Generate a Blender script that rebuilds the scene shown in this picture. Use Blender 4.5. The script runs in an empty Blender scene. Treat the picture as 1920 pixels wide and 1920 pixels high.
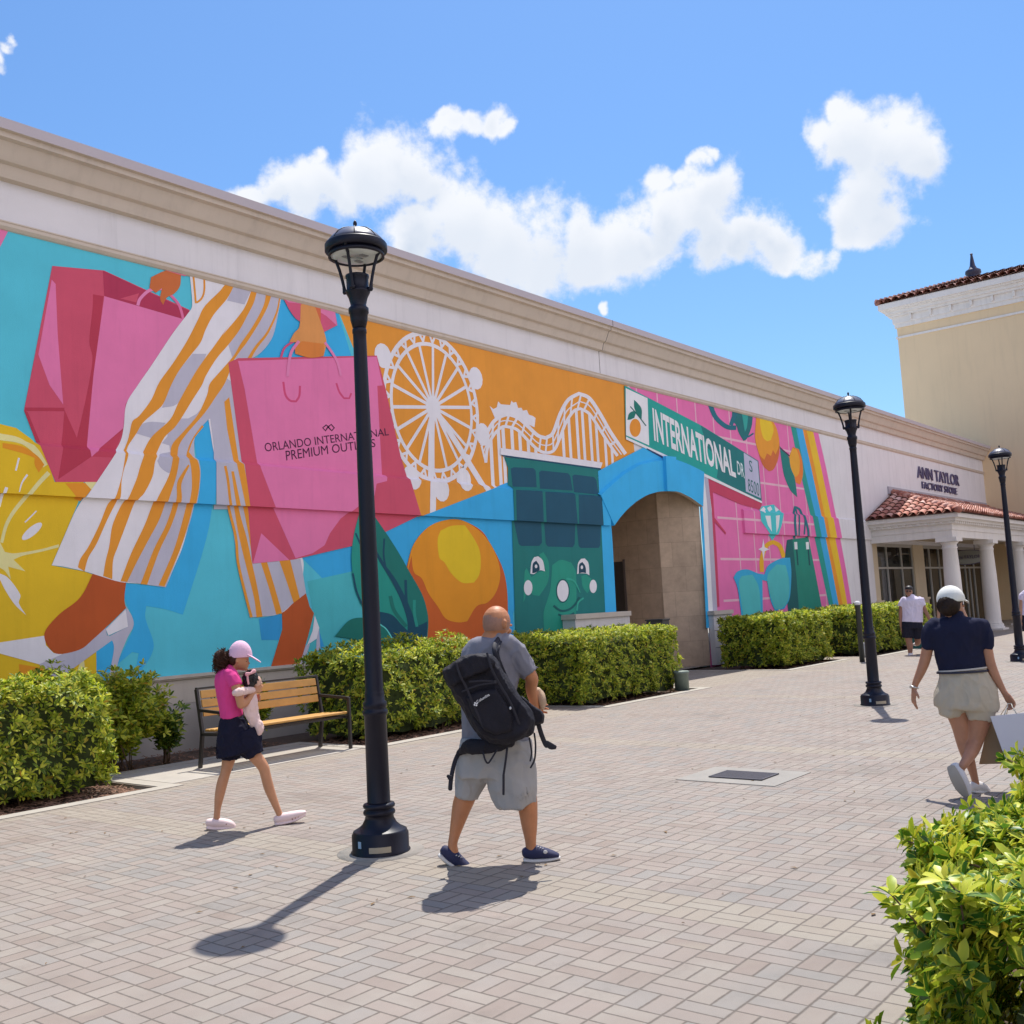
import bpy, bmesh, math, random
import numpy as np
from mathutils import Vector, Matrix, Euler, noise
random.seed(7); rng = np.random.default_rng(7)
sc = bpy.context.scene
COL = sc.collection

# ---------------------------------------------------------------- camera
F = 1920.0; CX = CY = 960.0; CAMH = 1.6
def _n(v): v = np.array(v, float); return v/np.linalg.norm(v)
VRX, VRY, ROLL = 2527.0, 1060.0, math.radians(3.15)
_p1 = _n([VRX-CX, VRY-CY, F]); _p2 = _n([0-CX, VRY+math.tan(ROLL)*VRX-CY, F])
_up = _n(np.cross(_p2, _p1)); _up = -_up if _up[1] > 0 else _up
RM = np.array([_p1, np.cross(_up, _p1), _up])       # rows: world axes seen from the camera
CAM = np.array([0, 0, CAMH])
cd = bpy.data.cameras.new("Camera"); cam = bpy.data.objects.new("Camera", cd); COL.objects.link(cam)
cd.sensor_width = 36; cd.lens = 36.0*F/1920; cd.clip_end = 3000; cd.clip_start = 0.05
r_, d_, f_ = RM@np.array([1, 0, 0]), RM@np.array([0, 1, 0]), RM@np.array([0, 0, 1])
M = Matrix.Identity(4)
for i in range(3): M[i][0] = r_[i]; M[i][1] = -d_[i]; M[i][2] = -f_[i]; M[i][3] = CAM[i]
cam.matrix_world = M
sc.camera = cam
sc.render.resolution_x = sc.render.resolution_y = 1024

def ray(px, py): return RM@np.array([px-CX, py-CY, F])
def on_y(px, py, y): r = ray(px, py); return Vector(CAM+r*(y/r[1]))
def on_x(px, py, x): r = ray(px, py); return Vector(CAM+r*(x/r[0]))
def on_z(px, py, z=0.0): r = ray(px, py); return Vector(CAM+r*((z-CAMH)/r[2]))
def depth_of(P): return float((np.array(P)-CAM)@f_)

# ---------------------------------------------------------------- light
SUN_EL, SUN_AZ = math.radians(66.0), math.radians(24.6)     # azimuth measured from +X towards +Y
sd = Vector((math.cos(SUN_EL)*math.cos(SUN_AZ), math.cos(SUN_EL)*math.sin(SUN_AZ), math.sin(SUN_EL)))
sl = bpy.data.lights.new("Sun", 'SUN'); sl.energy = 4.2; sl.angle = math.radians(0.53); sl.color = (1, 0.955, 0.88)
so = bpy.data.objects.new("Sun", sl); COL.objects.link(so); so.rotation_euler = sd.to_track_quat('Z', 'Y').to_euler(); so.location = (0, 0, 30)
W = bpy.data.worlds.new("World"); sc.world = W; W.use_nodes = True
nt = W.node_tree; nt.nodes.clear()
def wn(t, **k):
    n = nt.nodes.new(t)
    for a, b in k.items(): setattr(n, a, b)
    return n
sky = wn('ShaderNodeTexSky', sky_type='NISHITA', sun_disc=False, sun_elevation=SUN_EL, sun_rotation=math.pi/2-SUN_AZ)
sky.altitude = 0; sky.air_density = 1.25; sky.dust_density = 0.6; sky.ozone_density = 2.2
bg = wn('ShaderNodeBackground'); bg.inputs[1].default_value = 0.14
wo = wn('ShaderNodeOutputWorld'); nt.links.new(bg.outputs[0], wo.inputs[0])
tc = wn('ShaderNodeTexCoord')
nd = wn('ShaderNodeTexNoise'); nd.inputs['Scale'].default_value = 20; nd.inputs['Detail'].default_value = 6
nt.links.new(tc.outputs['Generated'], nd.inputs['Vector'])
sb = wn('ShaderNodeVectorMath', operation='MULTIPLY_ADD'); sb.inputs[1].default_value = (.042,)*3; sb.inputs[2].default_value = (-.021,)*3
nt.links.new(nd.outputs['Color'], sb.inputs[0])
wd = wn('ShaderNodeVectorMath', operation='ADD'); nt.links.new(tc.outputs['Generated'], wd.inputs[0]); nt.links.new(sb.outputs[0], wd.inputs[1])
BL = [(520,355,42),(600,345,58),(690,325,72),(760,320,72),(795,350,44),(640,375,42),(565,360,48),(480,368,30),(590,292,24),(560,380,40),(450,380,24),
 (815,232,22),(845,228,30),(885,230,30),(925,232,28),(955,238,20),(830,215,20),
 (790,430,62),(860,420,86),(930,450,96),(1010,460,92),(1090,460,86),(1170,450,78),(1250,415,72),(1325,400,78),(1345,355,42),(1400,425,62),(1455,450,44),(1520,475,34),(1480,470,34),
 (1000,510,44),(1240,335,32),(1285,330,24),(1305,305,20),(1322,292,18),(770,470,40),(1100,510,34),(1220,470,40),(1330,455,46),
 (1545,250,36),(1600,255,62),(1660,280,68),(1715,310,56),(1640,345,72),(1600,395,54),(1655,405,54),(1590,450,36),(1550,480,26),(1625,450,34),(1565,205,18),
 (1135,592,12),(6,98,15),(20,84,13),(-14,112,18)]
acc = None
SH = []
FILL_DECK = (5.3, 5.2, 6.2)
for (bx, by, br) in BL:
    c = _n(ray(bx, by)); rad = br/F*1.24/ (1+((bx-CX)**2+(by-CY)**2)/F**2)**0.5
    dn = wn('ShaderNodeVectorMath', operation='DISTANCE'); dn.inputs[1].default_value = tuple(c); nt.links.new(wd.outputs[0], dn.inputs[0])
    m = wn('ShaderNodeMath', operation='MULTIPLY_ADD'); m.inputs[1].default_value = -1/rad; m.inputs[2].default_value = 1; nt.links.new(dn.outputs['Value'], m.inputs[0])
    if acc is None: acc = m
    else:
        x = wn('ShaderNodeMath', operation='SMOOTH_MAX'); x.inputs[2].default_value = 0.25
        nt.links.new(acc.outputs[0], x.inputs[0]); nt.links.new(m.outputs[0], x.inputs[1]); acc = x
n2 = wn('ShaderNodeTexNoise'); n2.inputs['Scale'].default_value = 21; n2.inputs['Detail'].default_value = 9; n2.inputs['Roughness'].default_value = 0.62
nt.links.new(tc.outputs['Generated'], n2.inputs['Vector'])
a1 = wn('ShaderNodeMath', operation='MULTIPLY_ADD'); a1.inputs[1].default_value = 2.1; nt.links.new(n2.outputs[0], a1.inputs[0]); nt.links.new(acc.outputs[0], a1.inputs[2])
mr = wn('ShaderNodeMapRange'); mr.interpolation_type = 'SMOOTHSTEP'; mr.inputs[1].default_value = 1.04; mr.inputs[2].default_value = 1.62
nt.links.new(a1.outputs[0], mr.inputs[0])
cr = wn('ShaderNodeMapRange'); cr.inputs[1].default_value = 1.4; cr.inputs[2].default_value = 2.4; cr.inputs[3].default_value = 0; cr.inputs[4].default_value = 1
nt.links.new(a1.outputs[0], cr.inputs[0])
cc = wn('ShaderNodeMix', data_type='RGBA'); cc.inputs[6].default_value = (5.15, 5.3, 5.6, 1); cc.inputs[7].default_value = (3.7, 4.15, 4.85, 1)
n4 = wn('ShaderNodeTexNoise'); n4.inputs['Scale'].default_value = 11; n4.inputs['Detail'].default_value = 4; nt.links.new(wd.outputs[0], n4.inputs['Vector'])
cm = wn('ShaderNodeMapRange'); cm.interpolation_type = 'SMOOTHSTEP'; cm.inputs[1].default_value = .48; cm.inputs[2].default_value = .68; nt.links.new(n4.outputs[0], cm.inputs[0]); cx2 = wn('ShaderNodeMath', operation='MULTIPLY'); nt.links.new(cm.outputs[0], cx2.inputs[0]); nt.links.new(cr.outputs[0], cx2.inputs[1]); 
acc2 = None
for (bx, by, br) in BL:
    if br < 42: continue
    c = _n(ray(bx+6, by+br*.55)); rad = br/F*.95
    dn = wn('ShaderNodeVectorMath', operation='DISTANCE'); dn.inputs[1].default_value = tuple(c); nt.links.new(wd.outputs[0], dn.inputs[0])
    m = wn('ShaderNodeMath', operation='MULTIPLY_ADD'); m.inputs[1].default_value = -1/rad; m.inputs[2].default_value = 1; nt.links.new(dn.outputs['Value'], m.inputs[0])
    if acc2 is None: acc2 = m
    else:
        x = wn('ShaderNodeMath', operation='SMOOTH_MAX'); x.inputs[2].default_value = 0.3
        nt.links.new(acc2.outputs[0], x.inputs[0]); nt.links.new(m.outputs[0], x.inputs[1]); acc2 = x
sm_ = wn('ShaderNodeMapRange'); sm_.interpolation_type = 'SMOOTHSTEP'; sm_.inputs[1].default_value = -.15; sm_.inputs[2].default_value = .75; sm_.inputs[3].default_value = 0; sm_.inputs[4].default_value = .55; nt.links.new(acc2.outputs[0], sm_.inputs[0])
sa_ = wn('ShaderNodeMath', operation='MULTIPLY_ADD'); sa_.inputs[1].default_value = .75; sa_.use_clamp = True; nt.links.new(cx2.outputs[0], sa_.inputs[0]); nt.links.new(sm_.outputs[0], sa_.inputs[2]); nt.links.new(sa_.outputs[0], cc.inputs[0])
tint = wn('ShaderNodeMix', data_type='RGBA', blend_type='MULTIPLY'); tint.inputs[0].default_value = 1; tint.inputs[7].default_value = (0.47, 0.655, 0.86, 1)
nt.links.new(sky.outputs[0], tint.inputs[6])
mx = wn('ShaderNodeMix', data_type='RGBA'); nt.links.new(mr.outputs[0], mx.inputs[0]); nt.links.new(tint.outputs[2], mx.inputs[6]); nt.links.new(cc.outputs[2], mx.inputs[7])
# unseen cloud deck added behind the viewer (towards -Y) to light the mural wall
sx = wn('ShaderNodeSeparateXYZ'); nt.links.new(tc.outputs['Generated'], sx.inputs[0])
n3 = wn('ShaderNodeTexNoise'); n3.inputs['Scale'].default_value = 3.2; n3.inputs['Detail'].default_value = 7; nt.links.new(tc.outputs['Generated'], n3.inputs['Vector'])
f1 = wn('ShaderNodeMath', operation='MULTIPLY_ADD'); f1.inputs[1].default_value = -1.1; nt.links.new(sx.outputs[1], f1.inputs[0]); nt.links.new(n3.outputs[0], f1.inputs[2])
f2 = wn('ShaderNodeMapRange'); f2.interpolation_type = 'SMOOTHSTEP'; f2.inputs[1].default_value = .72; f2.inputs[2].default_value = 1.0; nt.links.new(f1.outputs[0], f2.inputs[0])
m2 = wn('ShaderNodeMix', data_type='RGBA'); m2.inputs[7].default_value = (*FILL_DECK, 1); nt.links.new(f2.outputs[0], m2.inputs[0]); nt.links.new(mx.outputs[2], m2.inputs[6])
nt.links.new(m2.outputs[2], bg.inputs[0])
sc.view_settings.view_transform = 'Standard'; sc.view_settings.look = 'None'; sc.view_settings.gamma = 1; sc.view_settings.use_curve_mapping = False
sc.view_settings.exposure = 0.38

# ---------------------------------------------------------------- helpers
def lin(c):
    return tuple(((x/255)/12.92 if x/255 <= .04045 else ((x/255+.055)/1.055)**2.4) for x in c)
MATS = {}
def mat(name, col=(.5,.5,.5), rough=.7, metal=0., var=0., vscale=8., bump=0., bscale=60., spec=.5, srgb=False, island=0., sheen=0, trans=0, streak=0.):
    if name in MATS: return MATS[name]
    m = bpy.data.materials.new(name); m.use_nodes = True; t = m.node_tree; b = t.nodes['Principled BSDF']
    if srgb: col = lin(col)
    c4 = (*col, 1)
    b.inputs['Base Color'].default_value = c4; b.inputs['Roughness'].default_value = rough; b.inputs['Metallic'].default_value = metal
    b.inputs['Specular IOR Level'].default_value = spec
    if sheen: b.inputs['Sheen Weight'].default_value = sheen
    src = None
    if var:
        tcn = t.nodes.new('ShaderNodeTexCoord'); no = t.nodes.new('ShaderNodeTexNoise'); no.inputs['Scale'].default_value = vscale; no.inputs['Detail'].default_value = 6; no.inputs['Roughness'].default_value = .6
        t.links.new(tcn.outputs['Object'], no.inputs['Vector'])
        r = t.nodes.new('ShaderNodeMapRange'); r.inputs[1].default_value = .25; r.inputs[2].default_value = .75; r.inputs[3].default_value = 1-var; r.inputs[4].default_value = 1+var
        t.links.new(no.outputs[0], r.inputs[0])
        fac = r.outputs[0]
        if streak:
            mp = t.nodes.new('ShaderNodeMapping'); mp.inputs['Scale'].default_value = (2.6, 2.6, .22); t.links.new(tcn.outputs['Object'], mp.inputs[0])
            n5 = t.nodes.new('ShaderNodeTexNoise'); n5.inputs['Scale'].default_value = 1.6; n5.inputs['Detail'].default_value = 7; n5.inputs['Roughness'].default_value = .7; t.links.new(mp.outputs[0], n5.inputs['Vector'])
            r5 = t.nodes.new('ShaderNodeMapRange'); r5.inputs[1].default_value = .5; r5.inputs[2].default_value = .78; r5.inputs[3].default_value = 1; r5.inputs[4].default_value = 1-streak; t.links.new(n5.outputs[0], r5.inputs[0])
            ml = t.nodes.new('ShaderNodeMath'); ml.operation = 'MULTIPLY'; t.links.new(fac, ml.inputs[0]); t.links.new(r5.outputs[0], ml.inputs[1]); fac = ml.outputs[0]
        h = t.nodes.new('ShaderNodeVectorMath'); h.operation = 'SCALE'; h.inputs[0].default_value = col; t.links.new(fac, h.inputs['Scale'])
        t.links.new(h.outputs[0], b.inputs['Base Color']); src = h.outputs[0]
    if bump:
        tcn = t.nodes.new('ShaderNodeTexCoord'); no = t.nodes.new('ShaderNodeTexNoise'); no.inputs['Scale'].default_value = bscale; no.inputs['Detail'].default_value = 4
        t.links.new(tcn.outputs['Object'], no.inputs['Vector'])
        bp = t.nodes.new('ShaderNodeBump'); bp.inputs['Strength'].default_value = bump; bp.inputs['Distance'].default_value = .01
        t.links.new(no.outputs[0], bp.inputs['Height']); t.links.new(bp.outputs[0], b.inputs['Normal'])
    MATS[name] = m; return m

class MB:
    def __init__(s): s.v = []; s.f = []; s.m = []; s.mats = []; s.sm = []
    def mi(s, m):
        if m not in s.mats: s.mats.append(m)
        return s.mats.index(m)
    def add(s, vs, fs, m, smooth=False):
        o = len(s.v); k = s.mi(m); s.v.extend([tuple(v) for v in vs])
        for f in fs: s.f.append(tuple(i+o for i in f)); s.m.append(k); s.sm.append(smooth)
    def box(s, a, b, m, R=None, c=None):
        x0, y0, z0 = a; x1, y1, z1 = b
        vs = [Vector(p) for p in ((x0,y0,z0),(x1,y0,z0),(x1,y1,z0),(x0,y1,z0),(x0,y0,z1),(x1,y0,z1),(x1,y1,z1),(x0,y1,z1))]
        if R is not None:
            c = Vector(c) if c is not None else Vector((0,0,0)); vs = [R@v+c for v in vs]
        s.add(vs, [(3,2,1,0),(4,5,6,7),(0,1,5,4),(1,2,6,5),(2,3,7,6),(3,0,4,7)], m)
    def lathe(s, prof, m, c=(0,0,0), n=28, smooth=True, R=None):
        c = Vector(c); vs = []
        for (r, z) in prof:
            for i in range(n):
                a = 2*math.pi*i/n; p = Vector((r*math.cos(a), r*math.sin(a), z)); vs.append((R@p if R is not None else p)+c)
        fs = []
        for j in range(len(prof)-1):
            for i in range(n):
                k = (i+1) % n; fs.append((j*n+i, j*n+k, (j+1)*n+k, (j+1)*n+i))
        fs.append(tuple(range(n-1, -1, -1))); fs.append(tuple((len(prof)-1)*n+i for i in range(n)))
        s.add(vs, fs, m, smooth)
    def tube(s, pts, r, m, n=8, smooth=True, closed=False):
        pts = [Vector(p) for p in pts]; rs = r if isinstance(r, (list, tuple)) else [r]*len(pts)
        vs = []; N = len(pts); ref = None
        for i, p in enumerate(pts):
            if closed: T = pts[(i+1) % N]-pts[i-1]
            else: T = pts[min(i+1, N-1)]-pts[max(i-1, 0)]
            T.normalize()
            if ref is None: ref = Vector((0,0,1)) if abs(T.z) < .9 else Vector((1,0,0))
            A = ref-T*ref.dot(T); A.normalize(); ref = A; B = T.cross(A)
            for k in range(n):
                a = 2*math.pi*k/n; vs.append(p+(A*math.cos(a)+B*math.sin(a))*rs[i])
        fs = []
        for j in range(N if closed else N-1):
            for i in range(n):
                k = (i+1) % n; q = (j+1) % N; fs.append((j*n+i, j*n+k, q*n+k, q*n+i))
        if not closed: fs.append(tuple(range(n-1, -1, -1))); fs.append(tuple((N-1)*n+i for i in range(n)))
        s.add(vs, fs, m, smooth)
    def ell(s, c, rad, m, n=16, R=None):
        c = Vector(c); vs = []; h = n//2+1
        prof = [(math.sin(math.pi*j/h), -math.cos(math.pi*j/h)) for j in range(h+1)]
        vs.append((0,0,-1))
        for (r, z) in prof[1:-1]:
            for i in range(n): a = 2*math.pi*i/n; vs.append((r*math.cos(a), r*math.sin(a), z))
        vs.append((0,0,1)); vv = []
        for v in vs:
            p = Vector((v[0]*rad[0], v[1]*rad[1], v[2]*rad[2])); vv.append((R@p if R is not None else p)+c)
        fs = [(0, 1+(i+1) % n, 1+i) for i in range(n)]
        for j in range(h-2):
            for i in range(n): k = (i+1) % n; fs.append((1+j*n+i, 1+j*n+k, 1+(j+1)*n+k, 1+(j+1)*n+i))
        L = len(vs)-1; b = 1+(h-2)*n
        fs += [(L, b+i, b+(i+1) % n) for i in range(n)]
        s.add(vv, fs, m, True)
    def prism(s, poly, m, axis='y', d0=0, d1=1, back=True):
        # poly in the two other axes
        n = len(poly)
        def P(a, b, d): return {'y': (a, d, b), 'x': (d, a, b), 'z': (a, b, d)}[axis]
        vs = [P(a, b, d0) for a, b in poly]+[P(a, b, d1) for a, b in poly]
        fs = [tuple(range(n)), tuple(range(2*n-1, n-1, -1))]+[(i, n+i, n+(i+1) % n, (i+1) % n) for i in range(n)]
        s.add(vs, fs, m)
    def build(s, name, parent=None, bevel=0, loc=None):
        me = bpy.data.meshes.new(name)
        L = Vector(loc) if loc is not None else Vector((0,0,0))
        me.from_pydata([Vector(v)-L for v in s.v], [], s.f)
        for m in s.mats: me.materials.append(m)
        me.polygons.foreach_set('material_index', s.m); me.polygons.foreach_set('use_smooth', s.sm)
        me.validate(); me.update()
        bm = bmesh.new(); bm.from_mesh(me); bmesh.ops.recalc_face_normals(bm, faces=bm.faces)
        ng = [f for f in bm.faces if len(f.verts) > 4]
        if ng: bmesh.ops.triangulate(bm, faces=ng)
        bm.to_mesh(me); bm.free()
        o = bpy.data.objects.new(name, me); COL.objects.link(o)
        if loc is not None: o.location = L
        if parent is not None:
            o.parent = parent; o.matrix_parent_inverse = Matrix.Identity(4); o.location = L-wloc(parent)
        if bevel:
            b = o.modifiers.new('bevel', 'BEVEL'); b.width = bevel; b.segments = 2; b.limit_method = 'ANGLE'; b.angle_limit = math.radians(40)
        return o
def wloc(o):
    v = Vector(o.location)
    while o.parent is not None: o = o.parent; v += Vector(o.location)
    return v
def thing(name, label, cat, loc=(0,0,0), group=None):
    o = bpy.data.objects.new(name, None); COL.objects.link(o); o.location = loc; o.empty_display_size = .2
    o['label'] = label; o['category'] = cat
    if group: o['group'] = group
    return o
def tag(o, label, cat, group=None):
    o['label'] = label; o['category'] = cat
    if group: o['group'] = group
    return o
def struct(o): o['kind'] = 'structure'; return o
def copy_tree(o, parent=None):
    c = o.copy(); COL.objects.link(c)
    if parent is not None: c.parent = parent
    for ch in list(o.children): copy_tree(ch, c)
    return c
def text_verts(s, offset=0.0, space=1.0, res=3):
    cu = bpy.data.curves.new('t', 'FONT'); cu.body = s; cu.offset = offset; cu.space_character = space; cu.resolution_u = res
    o = bpy.data.objects.new('t', cu); COL.objects.link(o)
    bpy.context.view_layer.update()
    me = bpy.data.meshes.new_from_object(o.evaluated_get(bpy.context.evaluated_depsgraph_get()))
    vs = [v.co.copy() for v in me.vertices]; fs = [tuple(p.vertices) for p in me.polygons]
    bpy.data.objects.remove(o); bpy.data.curves.remove(cu); bpy.data.meshes.remove(me)
    x0 = min(v.x for v in vs); x1 = max(v.x for v in vs); y0 = min(v.y for v in vs); y1 = max(v.y for v in vs)
    return [((v.x-x0)/(x1-x0), (v.y-y0)/(y1-y0)) for v in vs], fs
def solid_text(s, origin, ux, uz, w, h, depth, m, name, parent, **k):
    uv, fs = text_verts(s, **k); ux = Vector(ux).normalized(); uz = Vector(uz).normalized(); nrm = ux.cross(uz); O = Vector(origin)
    n = len(uv); vs = [O+ux*(a*w)+uz*(b*h) for a, b in uv]; vs2 = [v+nrm*depth for v in vs]
    ed = {}
    for f in fs:
        for i in range(len(f)): e = (f[i], f[(i+1) % len(f)]); ed[e] = 1
    side = [(a, b, b+n, a+n) for (a, b) in ed if (b, a) not in ed]
    mb = MB(); mb.add(vs2+vs if False else vs+vs2, [tuple(reversed(f)) for f in fs]+[tuple(i+n for i in f) for f in fs]+side, m)
    return mb.build(name, parent)
from mathutils.geometry import delaunay_2d_cdt
# ================================================================ GROUND
def N(t, typ, **k):
    n = t.nodes.new(typ)
    for a, b in k.items(): setattr(n, a, b)
    return n
def paver_material(name, cell=.228, bands=True):
    m = bpy.data.materials.new(name); m.use_nodes = True; t = m.node_tree; B = t.nodes['Principled BSDF']; L = t.links.new
    def Mth(op, a, b=None, c=None):
        n = N(t, 'ShaderNodeMath', operation=op)
        for i, v in enumerate((a, b, c)):
            if v is None: continue
            if isinstance(v, (int, float)): n.inputs[i].default_value = v
            else: L(v, n.inputs[i])
        return n.outputs[0]
    g = N(t, 'ShaderNodeNewGeometry')
    wob = N(t, 'ShaderNodeTexNoise'); wob.inputs['Scale'].default_value = 3.1; wob.inputs['Detail'].default_value = 3; L(g.outputs['Position'], wob.inputs['Vector'])
    wv = N(t, 'ShaderNodeVectorMath', operation='MULTIPLY_ADD'); wv.inputs[1].default_value = (.009,)*3; L(wob.outputs['Color'], wv.inputs[0]); L(g.outputs['Position'], wv.inputs[2])
    s = N(t, 'ShaderNodeSeparateXYZ'); L(wv.outputs[0], s.inputs[0])
    u = Mth('DIVIDE', Mth('SUBTRACT', s.outputs[0], 3.92), .186); v = Mth('DIVIDE', Mth('SUBTRACT', s.outputs[1], 2.257), .222); cell = .2
    i, j = Mth('FLOOR', u), Mth('FLOOR', v); fu, fv = Mth('SUBTRACT', u, i), Mth('SUBTRACT', v, j)
    par = Mth('MODULO', Mth('ADD', Mth('ADD', i, j), 10000), 2); par = Mth('GREATER_THAN', par, .5)
    ip = Mth('SUBTRACT', 1, par)
    a = Mth('ADD', Mth('MULTIPLY', fu, par), Mth('MULTIPLY', fv, ip)); b = Mth('ADD', Mth('MULTIPLY', fv, par), Mth('MULTIPLY', fu, ip))
    a2 = Mth('MULTIPLY', a, 2); k = Mth('FLOOR', a2); la = Mth('SUBTRACT', a2, k)
    da = Mth('MULTIPLY', Mth('MINIMUM', la, Mth('SUBTRACT', 1, la)), cell/2); db = Mth('MULTIPLY', Mth('MINIMUM', b, Mth('SUBTRACT', 1, b)), cell)
    d = Mth('MINIMUM', da, db); jn = N(t, 'ShaderNodeTexNoise'); jn.inputs['Scale'].default_value = 38; jn.inputs['Detail'].default_value = 4; L(g.outputs['Position'], jn.inputs['Vector']); d = Mth('ADD', d, Mth('MULTIPLY', Mth('SUBTRACT', jn.outputs[0], .5), .0075))
    jr = N(t, 'ShaderNodeMapRange'); jr.inputs[1].default_value = .0012; jr.inputs[2].default_value = .0080; L(d, jr.inputs[0])
    c3 = N(t, 'ShaderNodeCombineXYZ'); L(i, c3.inputs[0]); L(j, c3.inputs[1]); L(k, c3.inputs[2])
    w = N(t, 'ShaderNodeTexWhiteNoise', noise_dimensions='3D'); L(c3.outputs[0], w.inputs['Vector'])
    big = N(t, 'ShaderNodeTexNoise'); big.inputs['Scale'].default_value = .55; big.inputs['Detail'].default_value = 4; big.inputs['Roughness'].default_value = .65; L(g.outputs['Position'], big.inputs['Vector'])
    sel = Mth('ADD', Mth('MULTIPLY', w.outputs['Value'], .62), Mth('MULTIPLY', Mth('SUBTRACT', big.outputs[0], .28), 1.0))
    cr = N(t, 'ShaderNodeValToRGB'); e = cr.color_ramp; e.elements[0].position = 0; e.elements[0].color = (.355,.345,.33,1); e.elements[1].position = 1; e.elements[1].color = (.415,.375,.315,1)
    for p, c in ((.22,(.375,.36,.34,1)),(.38,(.41,.375,.345,1)),(.52,(.41,.355,.32,1)),(.66,(.43,.395,.355,1)),(.80,(.39,.34,.305,1)),(.9,(.37,.315,.28,1))):
        x = e.elements.new(p); x.color = c
    L(sel, cr.inputs[0])
    col = cr.outputs[0]
    if bands:
        # buff coloured border courses: across the walk and along its edge by the shrubs
        mod = Mth('MODULO', Mth('ADD', i, 1000*29-4), 29)
        band = Mth('LESS_THAN', mod, 1.5); edge = Mth('LESS_THAN', v, -3)
        e2 = Mth('GREATER_THAN', v, 32.0)
        band = Mth('MAXIMUM', Mth('MAXIMUM', band, edge), e2)
        bc = N(t, 'ShaderNodeMix', data_type='RGBA'); bc.inputs[6].default_value = (.46,.42,.355,1); bc.inputs[7].default_value = (.42,.375,.315,1); L(w.outputs['Value'], bc.inputs[0])
        mb_ = N(t, 'ShaderNodeMix', data_type='RGBA'); L(Mth('MULTIPLY', band, .8), mb_.inputs[0]); L(col, mb_.inputs[6]); L(bc.outputs[2], mb_.inputs[7]); col = mb_.outputs[2]
    # speckle + dirt
    sp = N(t, 'ShaderNodeTexNoise'); sp.inputs['Scale'].default_value = 420; sp.inputs['Detail'].default_value = 2; L(g.outputs['Position'], sp.inputs['Vector'])
    dt = N(t, 'ShaderNodeTexNoise'); dt.inputs['Scale'].default_value = 1.7; dt.inputs['Detail'].default_value = 8; dt.inputs['Roughness'].default_value = .7; L(g.outputs['Position'], dt.inputs['Vector'])
    q = Mth('ADD', Mth('MULTIPLY', Mth('SUBTRACT', sp.outputs[0], .5), .7), Mth('MULTIPLY_ADD', Mth('SUBTRACT', dt.outputs[0], .5), .42, 1.0))
    wm = N(t, 'ShaderNodeVectorMath', operation='MULTIPLY'); wm.inputs[1].default_value = (1.04, .99, .95); L(col, wm.inputs[0]); sc_ = N(t, 'ShaderNodeVectorMath', operation='SCALE'); L(wm.outputs[0], sc_.inputs[0]); 
    gs = N(t, 'ShaderNodeTexVoronoi'); gs.inputs['Scale'].default_value = 2.3; L(g.outputs['Position'], gs.inputs['Vector'])
    gr_ = N(t, 'ShaderNodeMapRange'); gr_.inputs[1].default_value = .028; gr_.inputs[2].default_value = .045; gr_.inputs[3].default_value = .72; gr_.inputs[4].default_value = 1; L(gs.outputs['Distance'], gr_.inputs[0])
    st_ = N(t, 'ShaderNodeTexNoise'); st_.inputs['Scale'].default_value = .9; st_.inputs['Detail'].default_value = 9; st_.inputs['Roughness'].default_value = .75; L(g.outputs['Position'], st_.inputs['Vector'])
    sr_ = N(t, 'ShaderNodeMapRange'); sr_.inputs[1].default_value = .55; sr_.inputs[2].default_value = .72; sr_.inputs[3].default_value = 1; sr_.inputs[4].default_value = .74; L(st_.outputs[0], sr_.inputs[0])
    L(Mth('MULTIPLY', Mth('MULTIPLY', q, .70), Mth('MULTIPLY', gr_.outputs[0], sr_.outputs[0])), sc_.inputs['Scale'])
    jm = N(t, 'ShaderNodeMix', data_type='RGBA'); jm.inputs[6].default_value = (.15,.125,.105,1); L(jr.outputs[0], jm.inputs[0]); L(sc_.outputs[0], jm.inputs[7])
    L(jm.outputs[2], B.inputs['Base Color']); B.inputs['Roughness'].default_value = .82; B.inputs['Specular IOR Level'].default_value = .3
    bp = N(t, 'ShaderNodeBump'); bp.inputs['Strength'].default_value = .8; bp.inputs['Distance'].default_value = .004
    hh = Mth('ADD', Mth('MULTIPLY', jr.outputs[0], 1), Mth('ADD', Mth('MULTIPLY', sp.outputs[0], .45), Mth('MULTIPLY', w.outputs['Value'], .3))); L(hh, bp.inputs['Height']); L(bp.outputs[0], B.inputs['Normal'])
    return m
PAV = paver_material('pavers')
CONC = mat('concrete', (.40,.365,.31), .85, var=.14, vscale=3, bump=.3, bscale=90)
DIRT = mat('earth', (.10,.065,.045), .95, var=.4, vscale=14, bump=.8, bscale=60)
CHIP = mat('bark_chip', (.23,.125,.08), .9, var=.5, vscale=40)

b = MB(); b.add([(-400,-400,-.06),(600,-400,-.06),(600,600,-.06),(-400,600,-.06)], [(0,1,2,3)], mat('far_ground', (.36,.34,.31), .9, var=.15, vscale=.3)); struct(b.build('ground'))
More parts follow.
